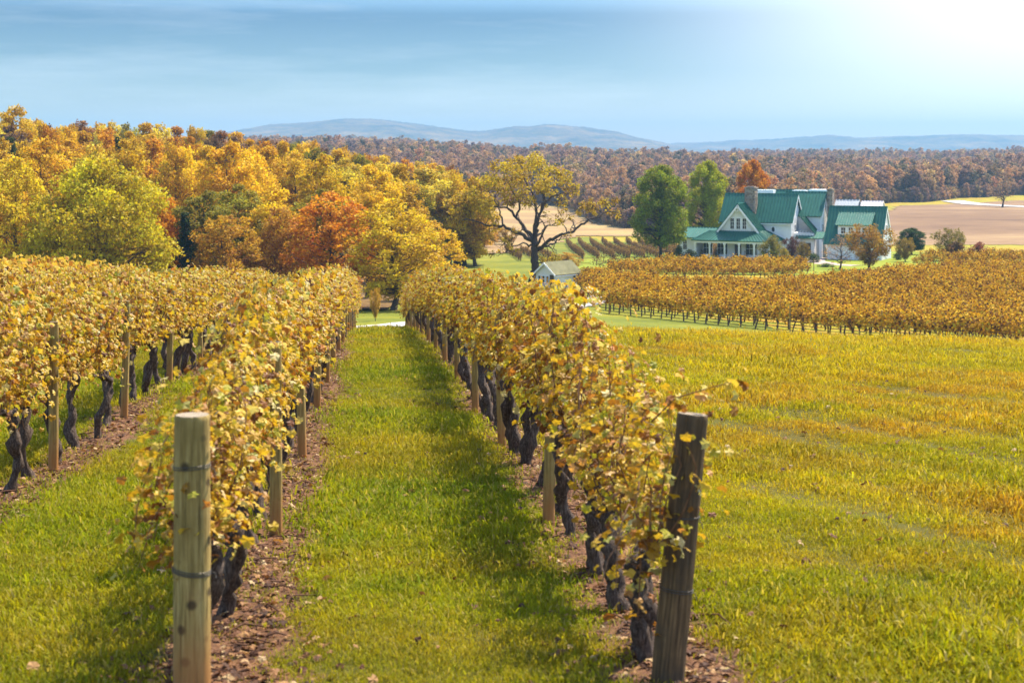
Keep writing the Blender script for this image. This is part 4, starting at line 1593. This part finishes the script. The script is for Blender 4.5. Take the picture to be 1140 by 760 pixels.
px_tree("shade_tree", SHADE, 736, 291, 185, 73, (0.21, 0.24, 0.012), "large green shade tree standing left of the farmhouse, its trunk in view", "tree")
px_tree("shade_tree", SHADE, 788, 0, 180, 54, (0.33, 0.34, 0.012), "bright green tree rising behind the farmhouse's low wing", "tree", d=292)
px_tree("maple_tree", SHADE, 838, 0, 179, 46, (0.50, 0.19, 0.012), "orange tree peeking over the roof behind the stone chimney", "tree", d=304)
px_tree("bare_tree", BARE, 935, 300, 261, 38, (0.36, 0.20, 0.14), "nearly bare pinkish little tree on the lawn by the drive", "tree")
px_tree("small_tree", SMALL, 967, 301, 251, 56, (0.30, 0.165, 0.025), "bushy amber tree on the lawn before the long dormer", "tree")
px_tree("small_tree", SMALL, 1008, 292, 265, 24, (0.24, 0.16, 0.03), "small olive brown tree on the lawn beside the farmhouse gable", "tree")
px_tree("small_tree", SHADE, 1015, 284, 254, 36, (0.045, 0.075, 0.018), "dark green rounded tree at the edge of the ploughed field", "tree")
px_tree("shrub", SMALL, 1057, 291, 255, 38, (0.19, 0.15, 0.028), "tall olive shrub beside the field beyond the lawn", "shrub")
px_tree("shrub", BUSH, 1064, 292, 270, 30, (0.20, 0.10, 0.03), "rounded brown shrub at the foot of the tall olive shrub", "shrub")
px_tree("shrub", BUSH, 1090, 291, 270, 26, (0.24, 0.07, 0.035), "reddish shrub next to the vine row by the ploughed field", "shrub")
px_tree("shrub", BUSH, 860, 292, 263, 30, (0.20, 0.17, 0.03), "tall olive shrub at the corner of the porch", "shrub")
px_tree("shrub", BUSH, 873, 293, 277, 14, (0.33, 0.25, 0.03), "low yellowish shrub under the oval window", "shrub")
px_tree("shrub", SMALL, 881, 290, 264, 20, (0.10, 0.035, 0.025), "dark red small tree in front of the white wall", "shrub")
px_tree("shrub", BUSH, 894, 292, 270, 20, (0.20, 0.14, 0.03), "brownish shrub beside the entrance porch", "shrub")
px_tree("shrub", BUSH, 768, 291, 278, 22, (0.030, 0.045, 0.014), "clipped dark green bush under the low wing's window", "shrub")
px_tree("shrub", BUSH, 756, 289, 273, 11, (0.028, 0.045, 0.014), "narrow dark green bush at the end of the low wing", "shrub")
px_tree("shrub", BUSH, 906, 293, 282, 16, (0.055, 0.085, 0.014), "low green bush beside the drive at the entrance", "shrub")
px_tree("shrub", BUSH, 1000, 290, 281, 12, (0.05, 0.07, 0.015), "low dark bush against the farmhouse gable wall", "shrub")
px_tree("shrub", BUSH, 920, 298, 293, 22, (0.11, 0.15, 0.015), "low green planting on the island by the drive", "shrub")
px_tree("bare_tree", BARE, 1116, 0, 191, 36, (0.22, 0.13, 0.08), "lone brown tree beside the far road above the ploughed field", "tree", d=570)
px_tree("sapling", SMALL, 418, 358, 321, 14, (0.44, 0.25, 0.03), "slim golden sapling beyond the road at the alley's end", "tree")
px_tree("shrub", LOOSE, 630, 0, 281, 40, (0.42, 0.22, 0.022), "orange gold bush behind the small white hut", "shrub", d=232)


# ---------------------------------------------------------------- vines of the near rows
def cane_leaves(b, g, path_, n, size, spread):
    t = g.uniform(0.05, 1, n)
    idx = t * (len(path_) - 1)
    i = np.minimum(idx.astype(int), len(path_) - 2)
    p = path_[i] + (path_[i + 1] - path_[i]) * (idx - i)[:, None]
    o = g.normal(size=(n, 3)) * spread
    nr = np.c_[np.sign(o[:, 0]) * g.uniform(0.3, 1.0, n), g.normal(size=n) * 0.55, g.uniform(-0.1, 0.9, n)] + g.normal(size=(n, 3)) * 0.35
    spin = np.c_[g.normal(size=n) * 0.5, g.normal(size=n) * 0.5, -np.ones(n)]
    b.leaves(p + o, nr, size * g.uniform(0.6, 1.25, n), GRAPE, g.random(n), 0, g, spin)


def vine_variant(seed, nleaf=23, ncane=23, leaf=0.078, top=2.16):
    """row runs along local y"""
    g = np.random.default_rng(seed)
    wood, fol = MB(), MB()
    head = g.uniform(0.82, 0.98)
    for k in range(2 if g.random() < 0.3 else 1):
        n = 13
        zz = np.linspace(-0.12, head, n)
        lean = g.normal() * 0.16
        q = np.c_[np.cumsum(g.normal(size=n) * 0.026), np.cumsum(g.normal(size=n) * 0.033) + lean * np.linspace(0, 1, n) ** 1.4 + k * 0.1, zz]
        q[:, :2] -= q[1, :2] * (1 - k)
        q[-1, :2] *= 0.5
        rad = g.uniform(0.05, 0.066) * (1 + g.normal(size=n) * 0.16) * np.linspace(1.15, 0.92, n)
        rad[0] *= 1.3
        rad[-2] *= 1.35
        wood.tube(q, np.abs(rad), 9, wob=0.13, g=g)
        hd = q[-1]
    arms = []
    for s in (-1, 1):
        n = 9
        yy = np.linspace(0, s * 0.72, n)
        p = np.c_[hd[0] + np.cumsum(g.normal(size=n) * 0.008), hd[1] + yy, hd[2] - 0.03 + 0.12 * np.sqrt(np.linspace(0, 1, n)) + np.cumsum(g.normal(size=n) * 0.008)]
        wood.tube(p, np.linspace(0.042, 0.018, n) * (1 + g.normal(size=n) * 0.12), 6, wob=0.08, g=g)
        arms.append(p)
    for c in range(ncane):
        arm = arms[c % 2]
        a = arm[g.integers(1, len(arm))]
        z1 = g.uniform(0.78, 1.04) * top - 0.06
        droop = g.random() < 0.30
        n = 6
        tt = np.linspace(0, 1, n)
        side = g.choice((-1, 1)) * g.uniform(0.03, 0.22)
        if droop:
            hh = g.uniform(0.5, 0.95)
            p = np.c_[a[0] + side * 1.5 * tt, a[1] + g.normal() * 0.25 * tt, a[2] + hh * (1.9 * tt - 2.05 * tt ** 2.2)]
        else:
            p = np.c_[a[0] + side * np.sin(tt * 2.2), a[1] + g.normal() * 0.2 * tt, a[2] + (z1 - a[2]) * tt]
        p[1:] += g.normal(size=(n - 1, 3)) * 0.02
        wood.tube(p, np.linspace(0.0065, 0.0025, n), 4, mat=1, cap=False, g=g)
        cane_leaves(fol, g, p, nleaf, leaf, np.array([0.105, 0.085, 0.06]))
    # loose fill of leaves
    n = int(ncane * nleaf * 0.5)
    p = np.c_[g.normal(size=n) * 0.17, g.uniform(-0.8, 0.8, n), 0.97 + (top - 0.97) * g.beta(1.5, 1.15, n)]
    nr = np.c_[np.sign(p[:, 0]) * g.uniform(0.2, 1, n), g.normal(size=n) * 0.6, g.uniform(0, 0.9, n)]
    fol.leaves(p, nr, leaf * g.uniform(0.6, 1.2, n), GRAPE, g.random(n), 0, g, np.c_[g.normal(size=n) * 0.6, g.normal(size=n) * 0.6, -np.ones(n)])
    return wood.mesh("vine_trunk", [M["vine_bark"], M["cane"]]), fol.mesh("vine_foliage", M["vine_leaf"])


VINES = [vine_variant(200 + i) for i in range(8)]
SPARSE = [vine_variant(220 + i, 19, 20, 0.074) for i in range(3)]
VSP = 5.45 / 4
g = np.random.default_rng(31)


def vine(x, y, rz, label, group, sc=1.0, zs=1.0, kinds=None):
    kinds = kinds or VINES
    v = kinds[g.integers(len(kinds))]
    r = empty("grapevine", (x, y, gz(x, y)), rz + (math.pi if g.random() < 0.5 else 0), label=label, category="grapevine", group=group)
    r.scale = (sc, 1.0, zs)
    link("trunk", v[0], r)
    link("foliage", v[1], r)
    return r


ROWT = 84.0
row_defs = [
    (ROWS0, 9.63, "grapevine with golden leaves, {} from the dark leaning post along its row", "vines of the row behind the leaning post", 1),
    (ROWS0 - ROWW, 9.4, "grapevine with yellow leaves, {} from the stout upright post along its row", "vines of the row behind the upright post", 1),
    (ROWS0 - 2 * ROWW, 19.5 - 5.5, "grapevine with dry golden leaves, {} in view along the row past the upright post's row", "vines of the row next to the upright post's row", 2),
    (ROWS0 - 3 * ROWW, 27.0, "grapevine with yellow leafy top, {} along the second row past the upright post's row", "vines of the second row past the upright post's row", 0),
]
first_vines = []
for ri, (s, t0, lab, grp, k0) in enumerate(row_defs):
    t = t0 + VSP * 0.55
    i = 0
    while t < ROWT + (1.5 if ri != 1 else -2):
        x, y = rowp(s + g.normal() * 0.03, t + g.normal() * 0.08)
        px = 570 + F * x / y
        if px > -70:
            i += 1
            v = vine(x, y, RA, lab.format(ordinal(i)), grp, g.uniform(0.9, 1.15), g.uniform(0.95, 1.04) * ((0.82, 0.90, 0.96)[i - 1] if (ri < 2 and i < 4) else 1), SPARSE if ri == 0 and i < 4 else None)
            if i == 1:
                first_vines.append((v, x, y))
        t += VSP


# straggling shoots past the end posts
def shoot(parent_xy, pathw, n, seed):
    v, x, y = parent_xy
    g = np.random.default_rng(seed)
    b, f = MB(), MB()
    inv = np.array(v.matrix_basis.inverted())
    p = np.array(pathw, float)
    q = (np.c_[p, np.ones(len(p))] @ inv.T)[:, :3]
    b.tube(q, np.linspace(0.007, 0.003, len(q)), 5, g=g)
    c = b.obj("cane", M["cane"], v)
    cane_leaves(f, g, q, n, 0.082, np.array([0.075, 0.075, 0.075]))
    f.obj("foliage", M["vine_leaf"], v)


bx, by = rowp(ROWS0 - ROWW, 9.7)
bz = gz(bx, by)
shoot(first_vines[1], [(bx + .0, by + .3, bz + 1.45), (bx - .18, by + .2, bz + 1.5), (bx - .30, by + .1, bz + 1.3), (bx - .36, by, bz + 1.05), (bx - .38, by, bz + .78)], 46, 5)
shoot(first_vines[1], [(bx + .0, by + .3, bz + 1.2), (bx - .15, by + .15, bz + 1.25), (bx - .24, by + .1, bz + 1.05), (bx - .26, by, bz + .85)], 30, 6)
rx, ry = rowp(ROWS0, 9.75)
rzz = gz(rx, ry)
shoot(first_vines[0], [(rx - .05, ry + .4, rzz + 1.5), (rx + .08, ry + .2, rzz + 1.68), (rx + .25, ry + .05, rzz + 1.76), (rx + .45, ry, rzz + 1.82)], 24, 7)
shoot(first_vines[0], [(rx - .1, ry + .4, rzz + 1.3), (rx - .16, ry + .2, rzz + 1.5), (rx - .12, ry + .1, rzz + 1.62), (rx - .02, ry, rzz + 1.7)], 26, 8)
shoot(first_vines[0], [(rx - .12, ry + .4, rzz + 1.2), (rx - .17, ry + .15, rzz + 1.0), (rx - .15, ry + .02, rzz + .7), (rx - .17, ry, rzz + .35)], 30, 9)


# ---------------------------------------------------------------- posts and wires
def post_mesh(r, h, seed, mat, endmat, sides=64):
    g = np.random.default_rng(seed)
    b = MB()
    zz = np.r_[-0.3, np.linspace(0.0, h - 0.03, 24), h - 0.012, h]
    rr = r * np.r_[1.03, np.linspace(1.03, 0.97, 24), 0.965, 0.90]
    p = np.c_[np.zeros_like(zz), np.zeros_like(zz), zz]
    p[1:-2, 0] += np.cumsum(g.normal(size=len(zz) - 3) * r * 0.012)
    p[-2:, 0] = p[-3, 0]
    b.tube(p, rr, sides, wob=0.008, g=g, cap=False)
    if sides > 20:
        th = np.arange(sides) / sides * 2 * np.pi
        V = b.v[-1].reshape(len(zz), sides, 3)
        for k in range(9):
            i0 = g.integers(sides)
            z0, z1 = sorted(g.uniform(-0.1, h + 0.3, 2))
            dep = g.uniform(0.05, 0.13)
            m = (zz > z0) & (zz < z1)
            V[m, i0, :2] -= (V[m, i0, :2] - p[m][:, :2]) * dep
            V[m, (i0 + 1) % sides, :2] += (V[m, i0, :2] - V[m, (i0 + 1) % sides, :2]) * 0.25
        b.v[-1] = V.reshape(-1, 3)
    vs_ = b.v[-1].reshape(len(zz), sides, 3)[-1]
    c = vs_.mean(0) + np.array([0, 0, -0.004])
    b.add(np.vstack([c, vs_]), [[0, 1 + i, 1 + (i + 1) % sides] for i in range(sides)], 1)
    b.add(np.vstack([c, vs_]), [[0, 1 + (i + 1) % sides, 1 + i] for i in range(0)] or [[0, 1, 2]], 1)
    b.f.pop(); b.m.pop(); b.r.pop(); b.smooth.pop(); b.n -= len(b.v.pop())
    return b.mesh("post", [mat, endmat])


def wire_tie(parent, r, z, tilt, seed, wraps=2):
    g = np.random.default_rng(seed)
    n = 26
    b = MB()
    for k in range(wraps):
        th = np.linspace(0, 2 * np.pi, n)
        p = np.c_[r * np.cos(th), r * np.sin(th), z + tilt * np.cos(th + 0.7) * r + k * 0.012 + g.normal() * 0.004 + np.linspace(0, 0.01, n)]
        b.tube(p, 0.0030, 5, cap=False)
    b.tube([(r, 0, z), (r + 0.03, 0.02, z - 0.02), (r + 0.035, 0.01, z - 0.05)], 0.003, 4)
    return b.obj("wire_tie", M["wire"], parent)


x, y = rowp(ROWS0 - ROWW, 9.4)
ep = empty("end_post", (x, y, gz(x, y)), 0.4, label="stout upright round wooden end post wrapped with wire", category="post")
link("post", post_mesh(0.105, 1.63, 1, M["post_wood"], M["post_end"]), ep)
wire_tie(ep, 0.1065, 1.32, 0.05, 1)
wire_tie(ep, 0.109, 0.72, -0.15, 2, 3)
x, y = rowp(ROWS0, 9.63)
ep2 = empty("end_post", (x - 0.01, y, gz(x, y)), 0.2, label="dark weathered wooden end post leaning towards the meadow", category="post")
ep2.rotation_euler = (R(-2.0), R(6.2), R(10))
link("post", post_mesh(0.098, 1.62, 2, M["dark_post_wood"], M["post_end"]), ep2)
wire_tie(ep2, 0.101, 0.98, 0.1, 3)
wire_tie(ep2, 0.102, 0.55, -0.05, 4)

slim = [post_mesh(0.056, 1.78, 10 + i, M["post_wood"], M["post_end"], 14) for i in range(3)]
for (s, t0, nm) in ((ROWS0, 9.63, "the dark leaning post"), (ROWS0 - ROWW, 9.4, "the stout upright post"), (ROWS0 - 2 * ROWW, 14.0, None), (ROWS0 - 3 * ROWW, 24.0, None)):
    i = 0
    t = t0 + 5.45
    while t < ROWT:
        x, y = rowp(s + (0.16 if nm and "leaning" not in nm else (-0.14 if nm else 0.1)), t)
        if 570 + F * x / y > -20:
            i += 1
            if nm:
                lab = f"slim round trellis post, {ordinal(i)} behind {nm}"
            elif s > -5:
                lab = f"slim trellis post, {ordinal(i)} in view along the row next to the upright post's row"
            else:
                lab = f"slim trellis post, {ordinal(i)} along the second row past the upright post's row"
            o = link("trellis_post", slim[i % 3], None, loc=(x, y, gz(x, y)), rot=(g.normal() * 0.02, g.normal() * 0.025, g.uniform(0, 6)), label=lab, category="post", group="slim trellis posts of the near rows")
        t += 5.45
for (s, t0, nm) in ((ROWS0, 9.63, "behind the leaning post"), (ROWS0 - ROWW, 9.4, "behind the upright post"), (ROWS0 - 2 * ROWW, 10.0, "in the row next to the upright post's row")):
    for h, which in ((1.0, "lower"), (1.5, "upper")):
        tt = np.arange(t0, ROWT, 1.8)
        p = []
        for t in tt:
            x, y = rowp(s, t)
            p.append((x, y, gz(x, y) + h))
        p[0] = (p[0][0], p[0][1] + 0.1, p[0][2])
        MB().tube(p, 0.0034, 4).obj("trellis_wire", M["wire"], label=f"{which} trellis wire running through the vines {nm}", category="wire", group="trellis wires of the near rows")


# ---------------------------------------------------------------- vines on the far slope
def slope_vine(seed, leafmat, nleaf, leaf, top=2.15, low=0.85, wide=0.26, trunk=True, pair=False):
    g = np.random.default_rng(seed)
    b = MB()
    tk = MB() if pair else b
    if trunk:
        n = 5
        q = np.c_[np.cumsum(g.normal(size=n) * 0.03), np.cumsum(g.normal(size=n) * 0.05), np.linspace(-0.15, 1.0, n)]
        tk.tube(q, np.linspace(0.075, 0.06, n), 5, wob=0.1, g=g)
        for s in (-1, 1):
            tk.tube([q[-1], (q[-1][0], q[-1][1] + s * 0.4, 1.05), (q[-1][0], q[-1][1] + s * 0.75, 1.05)], (0.04, 0.03, 0.02), 4)
    k = 26
    cx = np.c_[g.normal(size=k) * wide * 0.6, np.linspace(-0.72, 0.72, k) + g.normal(size=k) * 0.05, low + 0.2 + (top - low - 0.25) * g.beta(1.6, 1.2, k)]
    w = g.integers(0, k, nleaf)
    p = cx[w] + g.normal(size=(nleaf, 3)) * np.array([wide * 0.62, 0.18, 0.19])
    p[:, 2] = np.clip(p[:, 2], low - 0.1, top + 0.2)
    nr = np.c_[np.sign(p[:, 0]) * g.uniform(0.2, 1, nleaf), g.normal(size=nleaf) * 0.6, g.uniform(0, 1, nleaf)]
    tone = g.uniform(0.05, 0.95, k)
    b.leaves(p, nr, leaf * g.uniform(0.6, 1.25, nleaf), CLUMP, np.clip(tone[w] + g.normal(size=nleaf) * 0.22, 0, 1), 0 if pair else 1, g)
    if pair:
        return tk.mesh("slope_vine_trunk", M["vine_bark"]), b.mesh("slope_vine_foliage", M[leafmat])
    return b.mesh("slope_vine", [M["vine_bark"], M[leafmat]])


SV = [slope_vine(300 + i, "slope_leaf", 330, 0.185, low=0.72) for i in range(6)]
SVP = [slope_vine(300 + i, "slope_leaf", 330, 0.185, low=0.72, pair=True) for i in range(6)]
p_dir = np.array([0.62, -0.785])
p_dir /= np.linalg.norm(p_dir)
q_dir = np.array([0.785, 0.62])
q_dir /= np.linalg.norm(q_dir)
A0 = np.array(ground_at(668, 348))
poly = plan((676, 349), (650, 334), (640, 316), (668, 318), (745, 326), (830, 327), (905, 322), (1000, 313), (1080, 305), (1300, 302)) + [(at(1330, 105), 105), (at(1330, 90), 90), (at(650, 140), 140)]
g = np.random.default_rng(99)
allv = []
for k in range(60):
    for j in range(-90, 90):
        p = A0 + q_dir * (3.1 * k) + p_dir * (1.4 * j)
        allv.append((k, j, p[0], p[1]))
allv = np.array(allv)
# the first row bends a little to follow the hollow
ok = inside(allv[:, 2], allv[:, 3], poly)
pxx = 570 + F * allv[:, 2] / np.maximum(allv[:, 3], 1)
ok &= (pxx < 1190) & (allv[:, 3] > 95)
allv = allv[ok]
rowrz = math.atan2(p_dir[1], p_dir[0]) - math.pi / 2
indiv = np.zeros(len(allv), bool)
dist = np.hypot(allv[:, 2], allv[:, 3])
vis = (570 + F * allv[:, 2] / allv[:, 3]) < 1142
order = np.lexsort((dist, allv[:, 0]))
cnt = 0
per = {}
budget = 94
for i in order:
    if not vis[i] or cnt >= budget:
        continue
    k = int(allv[i, 0])
    indiv[i] = True
    cnt += 1
    per.setdefault(k, []).append(i)
rname = {0: "front row", 1: "second row", 2: "third row", 3: "fourth row", 4: "fifth row"}
for k, ids in per.items():
    ids.sort(key=lambda i: allv[i, 1])
    for n_, i in enumerate(ids):
        x, y = allv[i, 2] + g.normal() * 0.05, allv[i, 3] + g.normal() * 0.05
        o = empty("grapevine", (x, y, gz(x, y)), rowrz + (math.pi if g.random() < .5 else 0),
                 label=f"amber grapevine on dark trunk, {ordinal(n_ + 1)} from the road in the {rname.get(k, 'row')} below the farmhouse", category="grapevine", group="vines on the slope below the farmhouse")
        o.scale = (g.uniform(0.9, 1.25), 1, g.uniform(0.82, 1.1))
        pr = SVP[g.integers(len(SVP))]
        link("trunk", pr[0], o)
        link("foliage", pr[1], o)
rest = allv[~indiv]
P2 = [(r[2], r[3], rowrz) for r in rest]
# back block by the house: rows run level across the slope
for (x0, y0, x1, y1) in ((672, 312, 884, 312.5), (683, 309, 900, 309), (696, 306, 902, 306), (712, 303.5, 902, 303.5), (735, 301.5, 860, 301.5)):
    a, b2 = np.array(ground_at(x0, y0)), np.array(ground_at(x1, y1))
    L = np.linalg.norm(b2 - a)
    ang = math.atan2(b2[1] - a[1], b2[0] - a[0]) - math.pi / 2
    for t in np.arange(0, L, 1.35):
        q = a + (b2 - a) * t / L
        P2.append((q[0], q[1], ang))
# rows near the ploughed field on the right
for (x0, y0, x1, y1) in ((1022, 298, 1180, 299), (1030, 295, 1180, 295.5), (1098, 292, 1180, 292.5)):
    a, b2 = np.array(ground_at(x0, y0)), np.array(ground_at(x1, y1))
    L = np.linalg.norm(b2 - a)
    ang = math.atan2(b2[1] - a[1], b2[0] - a[0]) - math.pi / 2
    for t in np.arange(0, L, 1.35):
        q = a + (b2 - a) * t / L
        P2.append((q[0], q[1], ang))
# the rows left of the near ones, only their tops show
P3 = []
for ri in range(4, 11):
    s = ROWS0 - ROWW * ri
    for t in np.arange(20, ROWT, VSP):
        x, y = rowp(s, t)
        if 570 + F * x / y > -60:
            P3.append((x, y, RA))


def vine_scatter(name, P, meshes, label, smin=0.8, smax=1.12):
    P = np.array(P)
    n = len(P)
    c = proto_collection(name, meshes)
    g = np.random.default_rng(n)
    scatter(name, np.c_[P[:, 0], P[:, 1], terrain(P[:, 0], P[:, 1])], np.c_[np.zeros(n), np.zeros(n), P[:, 2] + np.pi * (g.random(n) < .5)],
            np.c_[g.uniform(0.9, 1.3, n), np.ones(n), g.uniform(smin, smax, n)], c, None, label)


vine_scatter("vineyard_rows", P2, SV, "amber vine rows filling the slope below the farmhouse")
make_vine_leaf("yellow_mass_leaf", [(0.0, (0.34, 0.14, 0.03)), (0.3, (0.48, 0.28, 0.04)), (0.7, (0.60, 0.40, 0.06)), (1.0, (0.5, 0.42, 0.08))])
vine_scatter("vineyard_rows", P3, [slope_vine(340 + i, "yellow_mass_leaf", 420, 0.15, top=2.25) for i in range(4)], "yellow tops of the vine rows past the near rows", 0.95, 1.05)
BV = [slope_vine(320 + i, "brown_leaf", 110, 0.14, top=1.35, low=0.4, wide=0.12) for i in range(3)]
P4 = []
for X in np.arange(1.5, 46, 2.6):
    if 7 < X < 10:
        continue
    y0 = 262 if X < 7 else 268 + (X - 13) * 0.35
    for Y in np.arange(y0, 300 if X < 7 else 352, 1.6):
        P4.append((X - (Y - 262) * (0.07 if X < 7 else 0.0), Y, 0.07 if X < 7 else 0.0))
for (x0, y0, x1, y1) in ((668, 300, 700, 300), (664, 296, 722, 296.5), (672, 292, 730, 293)):
    a, b2 = np.array(ground_at(x0, y0)), np.array(ground_at(x1, y1))
    for t in np.linspace(0, 1, int(np.linalg.norm(b2 - a) / 1.3)):
        q = a + (b2 - a) * t
        P4.append((q[0], q[1], -math.pi / 2))
vine_scatter("brown_vineyard_rows", P4, BV, "brown leafless vine rows beyond the spreading oak")

# a few trellis posts on the slope
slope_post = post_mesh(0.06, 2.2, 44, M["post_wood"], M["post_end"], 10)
for px, base, lab in ((1104, 376, "pale trellis post in the front slope row at the far end from the road"), (978, 376, "grey trellis post in the front slope row below the amber tree"),
                      (808, 370, "trellis post in the front slope row below the porch"), (672, 348, "end post of the front slope row beside the road"), (906, 306, "end post of the vine rows below the entrance porch")):
    X, Y = ground_at(px, base)
    j = np.argmin(np.hypot(allv[:, 2] - X, allv[:, 3] - Y))
    if base > 340:
        X, Y = allv[j, 2] - 0.1, allv[j, 3] - 0.3
    link("trellis_post", slope_post, None, loc=(X, Y, gz(X, Y)), label=lab, category="post", group="posts of the slope rows")


# ---------------------------------------------------------------- grass and litter
def grass_clump(seed, nb=26, h=0.11, spread=0.085):
    g = np.random.default_rng(seed)
    b = MB()
    base = np.c_[g.normal(size=(nb, 2)) * spread, np.full(nb, -0.01)]
    L = h * g.uniform(0.55, 1.4, nb)
    a = g.uniform(0, 2 * np.pi, nb)
    out = np.c_[np.cos(a), np.sin(a), np.zeros(nb)]
    lean = g.uniform(0.15, 0.85, nb)
    w = 0.0034 * g.uniform(0.8, 1.5, nb)
    sd_ = np.c_[-np.sin(a), np.cos(a), np.zeros(nb)] * w[:, None]
    p0 = base
    p1 = base + out * (L * lean * 0.3)[:, None] + np.array([0, 0, 1]) * (L * 0.55)[:, None]
    p2 = base + out * (L * lean * 0.95)[:, None] + np.array([0, 0, 1]) * (L * (1.0 - 0.3 * lean))[:, None]
    V = np.stack([p0 - sd_, p0 + sd_, p1 + sd_ * 0.8, p1 - sd_ * 0.8, p2], 1).reshape(-1, 3)
    k = np.arange(nb) * 5
    r = g.random(nb)
    b.add(V, np.stack([k, k + 1, k + 2, k + 3], 1), 0, r)
    b.f.append(np.stack([k + 3, k + 2, k + 4], 1) + (b.n - len(V)))
    b.m.append(np.zeros(nb, int))
    b.r.append(r)
    b.smooth.append(np.zeros(nb, bool))
    return b.mesh("grass_clump", M["grass_blade"])


GC = proto_collection("grass_clumps", [grass_clump(500 + i, 32, 0.050 if i < 5 else 0.078) for i in range(7)])
g = np.random.default_rng(400)
pts = []
for (y0, y1, dens) in ((4.5, 8, 260), (8, 14, 330), (14, 22, 210), (22, 34, 110), (34, 50, 55), (50, 84, 26)):
    wmax = 0.345 * y1 + 4.5
    n = int(2 * wmax * (y1 - y0) * dens)
    X = g.uniform(-wmax, wmax, n)
    Y = g.uniform(y0, y1, n)
    s = X * ROWN[0] + Y * ROWN[1]
    px = 570 + F * X / Y
    dd = (s - ROWS0 + 100 * ROWW + ROWW / 2 - 0.12) % ROWW - ROWW / 2
    dd = np.abs(dd) + 0.12 * np.sin(X * 5 + Y * 3.1) * np.sin(Y * 2.3)
    strip = (dd < 0.42) & (s < ROWS0 + 0.8)
    ok = (X > -0.33 * Y - 2.5) & (X < 0.34 * Y + 4.5) & ((s > -8.2) | (Y < 24)) & (~strip | (g.random(n) < 0.07))
    # thin out in worn patches
    worn = np.sin(X * 0.9 + 1.0) * np.sin(Y * 0.63 + X * 0.31) + 0.5 * np.sin(X * 2.3 + Y * 1.9)
    ripl = np.sin((X * 0.94 + Y * 0.34) * 4.4 + 0.8 * np.sin(Y * 0.35) + 0.5 * np.sin(X * 1.3))
    rut = np.where(X > 2.4, 0.5 + 0.5 * ripl, 1.0)
    ok &= g.random(n) < np.clip(0.95 - 0.35 * worn, 0.25, 1) * np.clip(0.30 + 1.0 * rut, 0, 1)
    sc = (0.8 + 0.55 * max(0, (y0 - 8) / 30)) * g.uniform(0.5, 1.6, n) * (1 + 0.40 * np.sin(X * 0.7 + Y * 0.21) * np.sin(Y * 0.5))
    sc = np.where(strip, sc * 0.8, sc) * np.where(X > 2.4, 0.72 + 0.5 * rut, 1)
    pts.append(np.c_[X, Y, sc][ok])
pts = np.concatenate(pts)
n = len(pts)
scatter("grass", np.c_[pts[:, 0], pts[:, 1], terrain(pts[:, 0], pts[:, 1])], np.c_[g.normal(size=n) * 0.12, g.normal(size=n) * 0.12, g.uniform(0, 6.28, n)],
        np.c_[pts[:, 2] * 1.25, pts[:, 2] * 1.25, pts[:, 2] * np.clip(1.1 - pts[:, 1] * 0.004, 0.7, 1.1)], GC, None, "yellow-green grass of the alleys and the meadow")

b = MB()
for s, n, t0 in ((ROWS0, 5200, 8.2), (ROWS0 - ROWW, 6800, 8.0), (ROWS0 - 2 * ROWW, 5200, 13.0)):
    t = t0 + (60 - t0) * g.random(n) ** 1.7
    ss = s + 0.12 + g.normal(size=n) * 0.30
    P = np.outer(ss, ROWN) + np.outer(t, ROWU)
    z = terrain(P[:, 0], P[:, 1]) + g.uniform(0.005, 0.035, n)
    b.leaves(np.c_[P, z], np.c_[g.normal(size=(n, 2)) * 0.4, np.ones(n)], g.uniform(0.025, 0.08, n), GRAPE, g.random(n), 0, g)
n = 900
X = g.uniform(-3, 8, n)
Y = 8.5 + 30 * g.random(n)
b.leaves(np.c_[X, Y, terrain(X, Y) + 0.05], np.c_[g.normal(size=(n, 2)) * 0.5, np.ones(n)], g.uniform(0.04, 0.09, n), GRAPE, g.random(n), 0, g)
# twigs and prunings
for k in range(420):
    s = (ROWS0, ROWS0 - ROWW, ROWS0 - 2 * ROWW)[k % 3]
    t = 8.5 + 35 * g.random() ** 1.5
    x, y = rowp(s + 0.12 + g.normal() * 0.25, t)
    a = g.uniform(0, 6.28)
    L = g.uniform(0.1, 0.45)
    z = gz(x, y) + 0.02
    b.tube([(x, y, z), (x + math.cos(a) * L * .5, y + math.sin(a) * L * .5, z + 0.03), (x + math.cos(a + .3) * L, y + math.sin(a + .3) * L, z)], 0.006, 4, rnd=0.3)
b.obj("fallen_leaves", M["soil_litter"], kind="stuff", label="brown fallen leaves and prunings strewn under the vine rows")
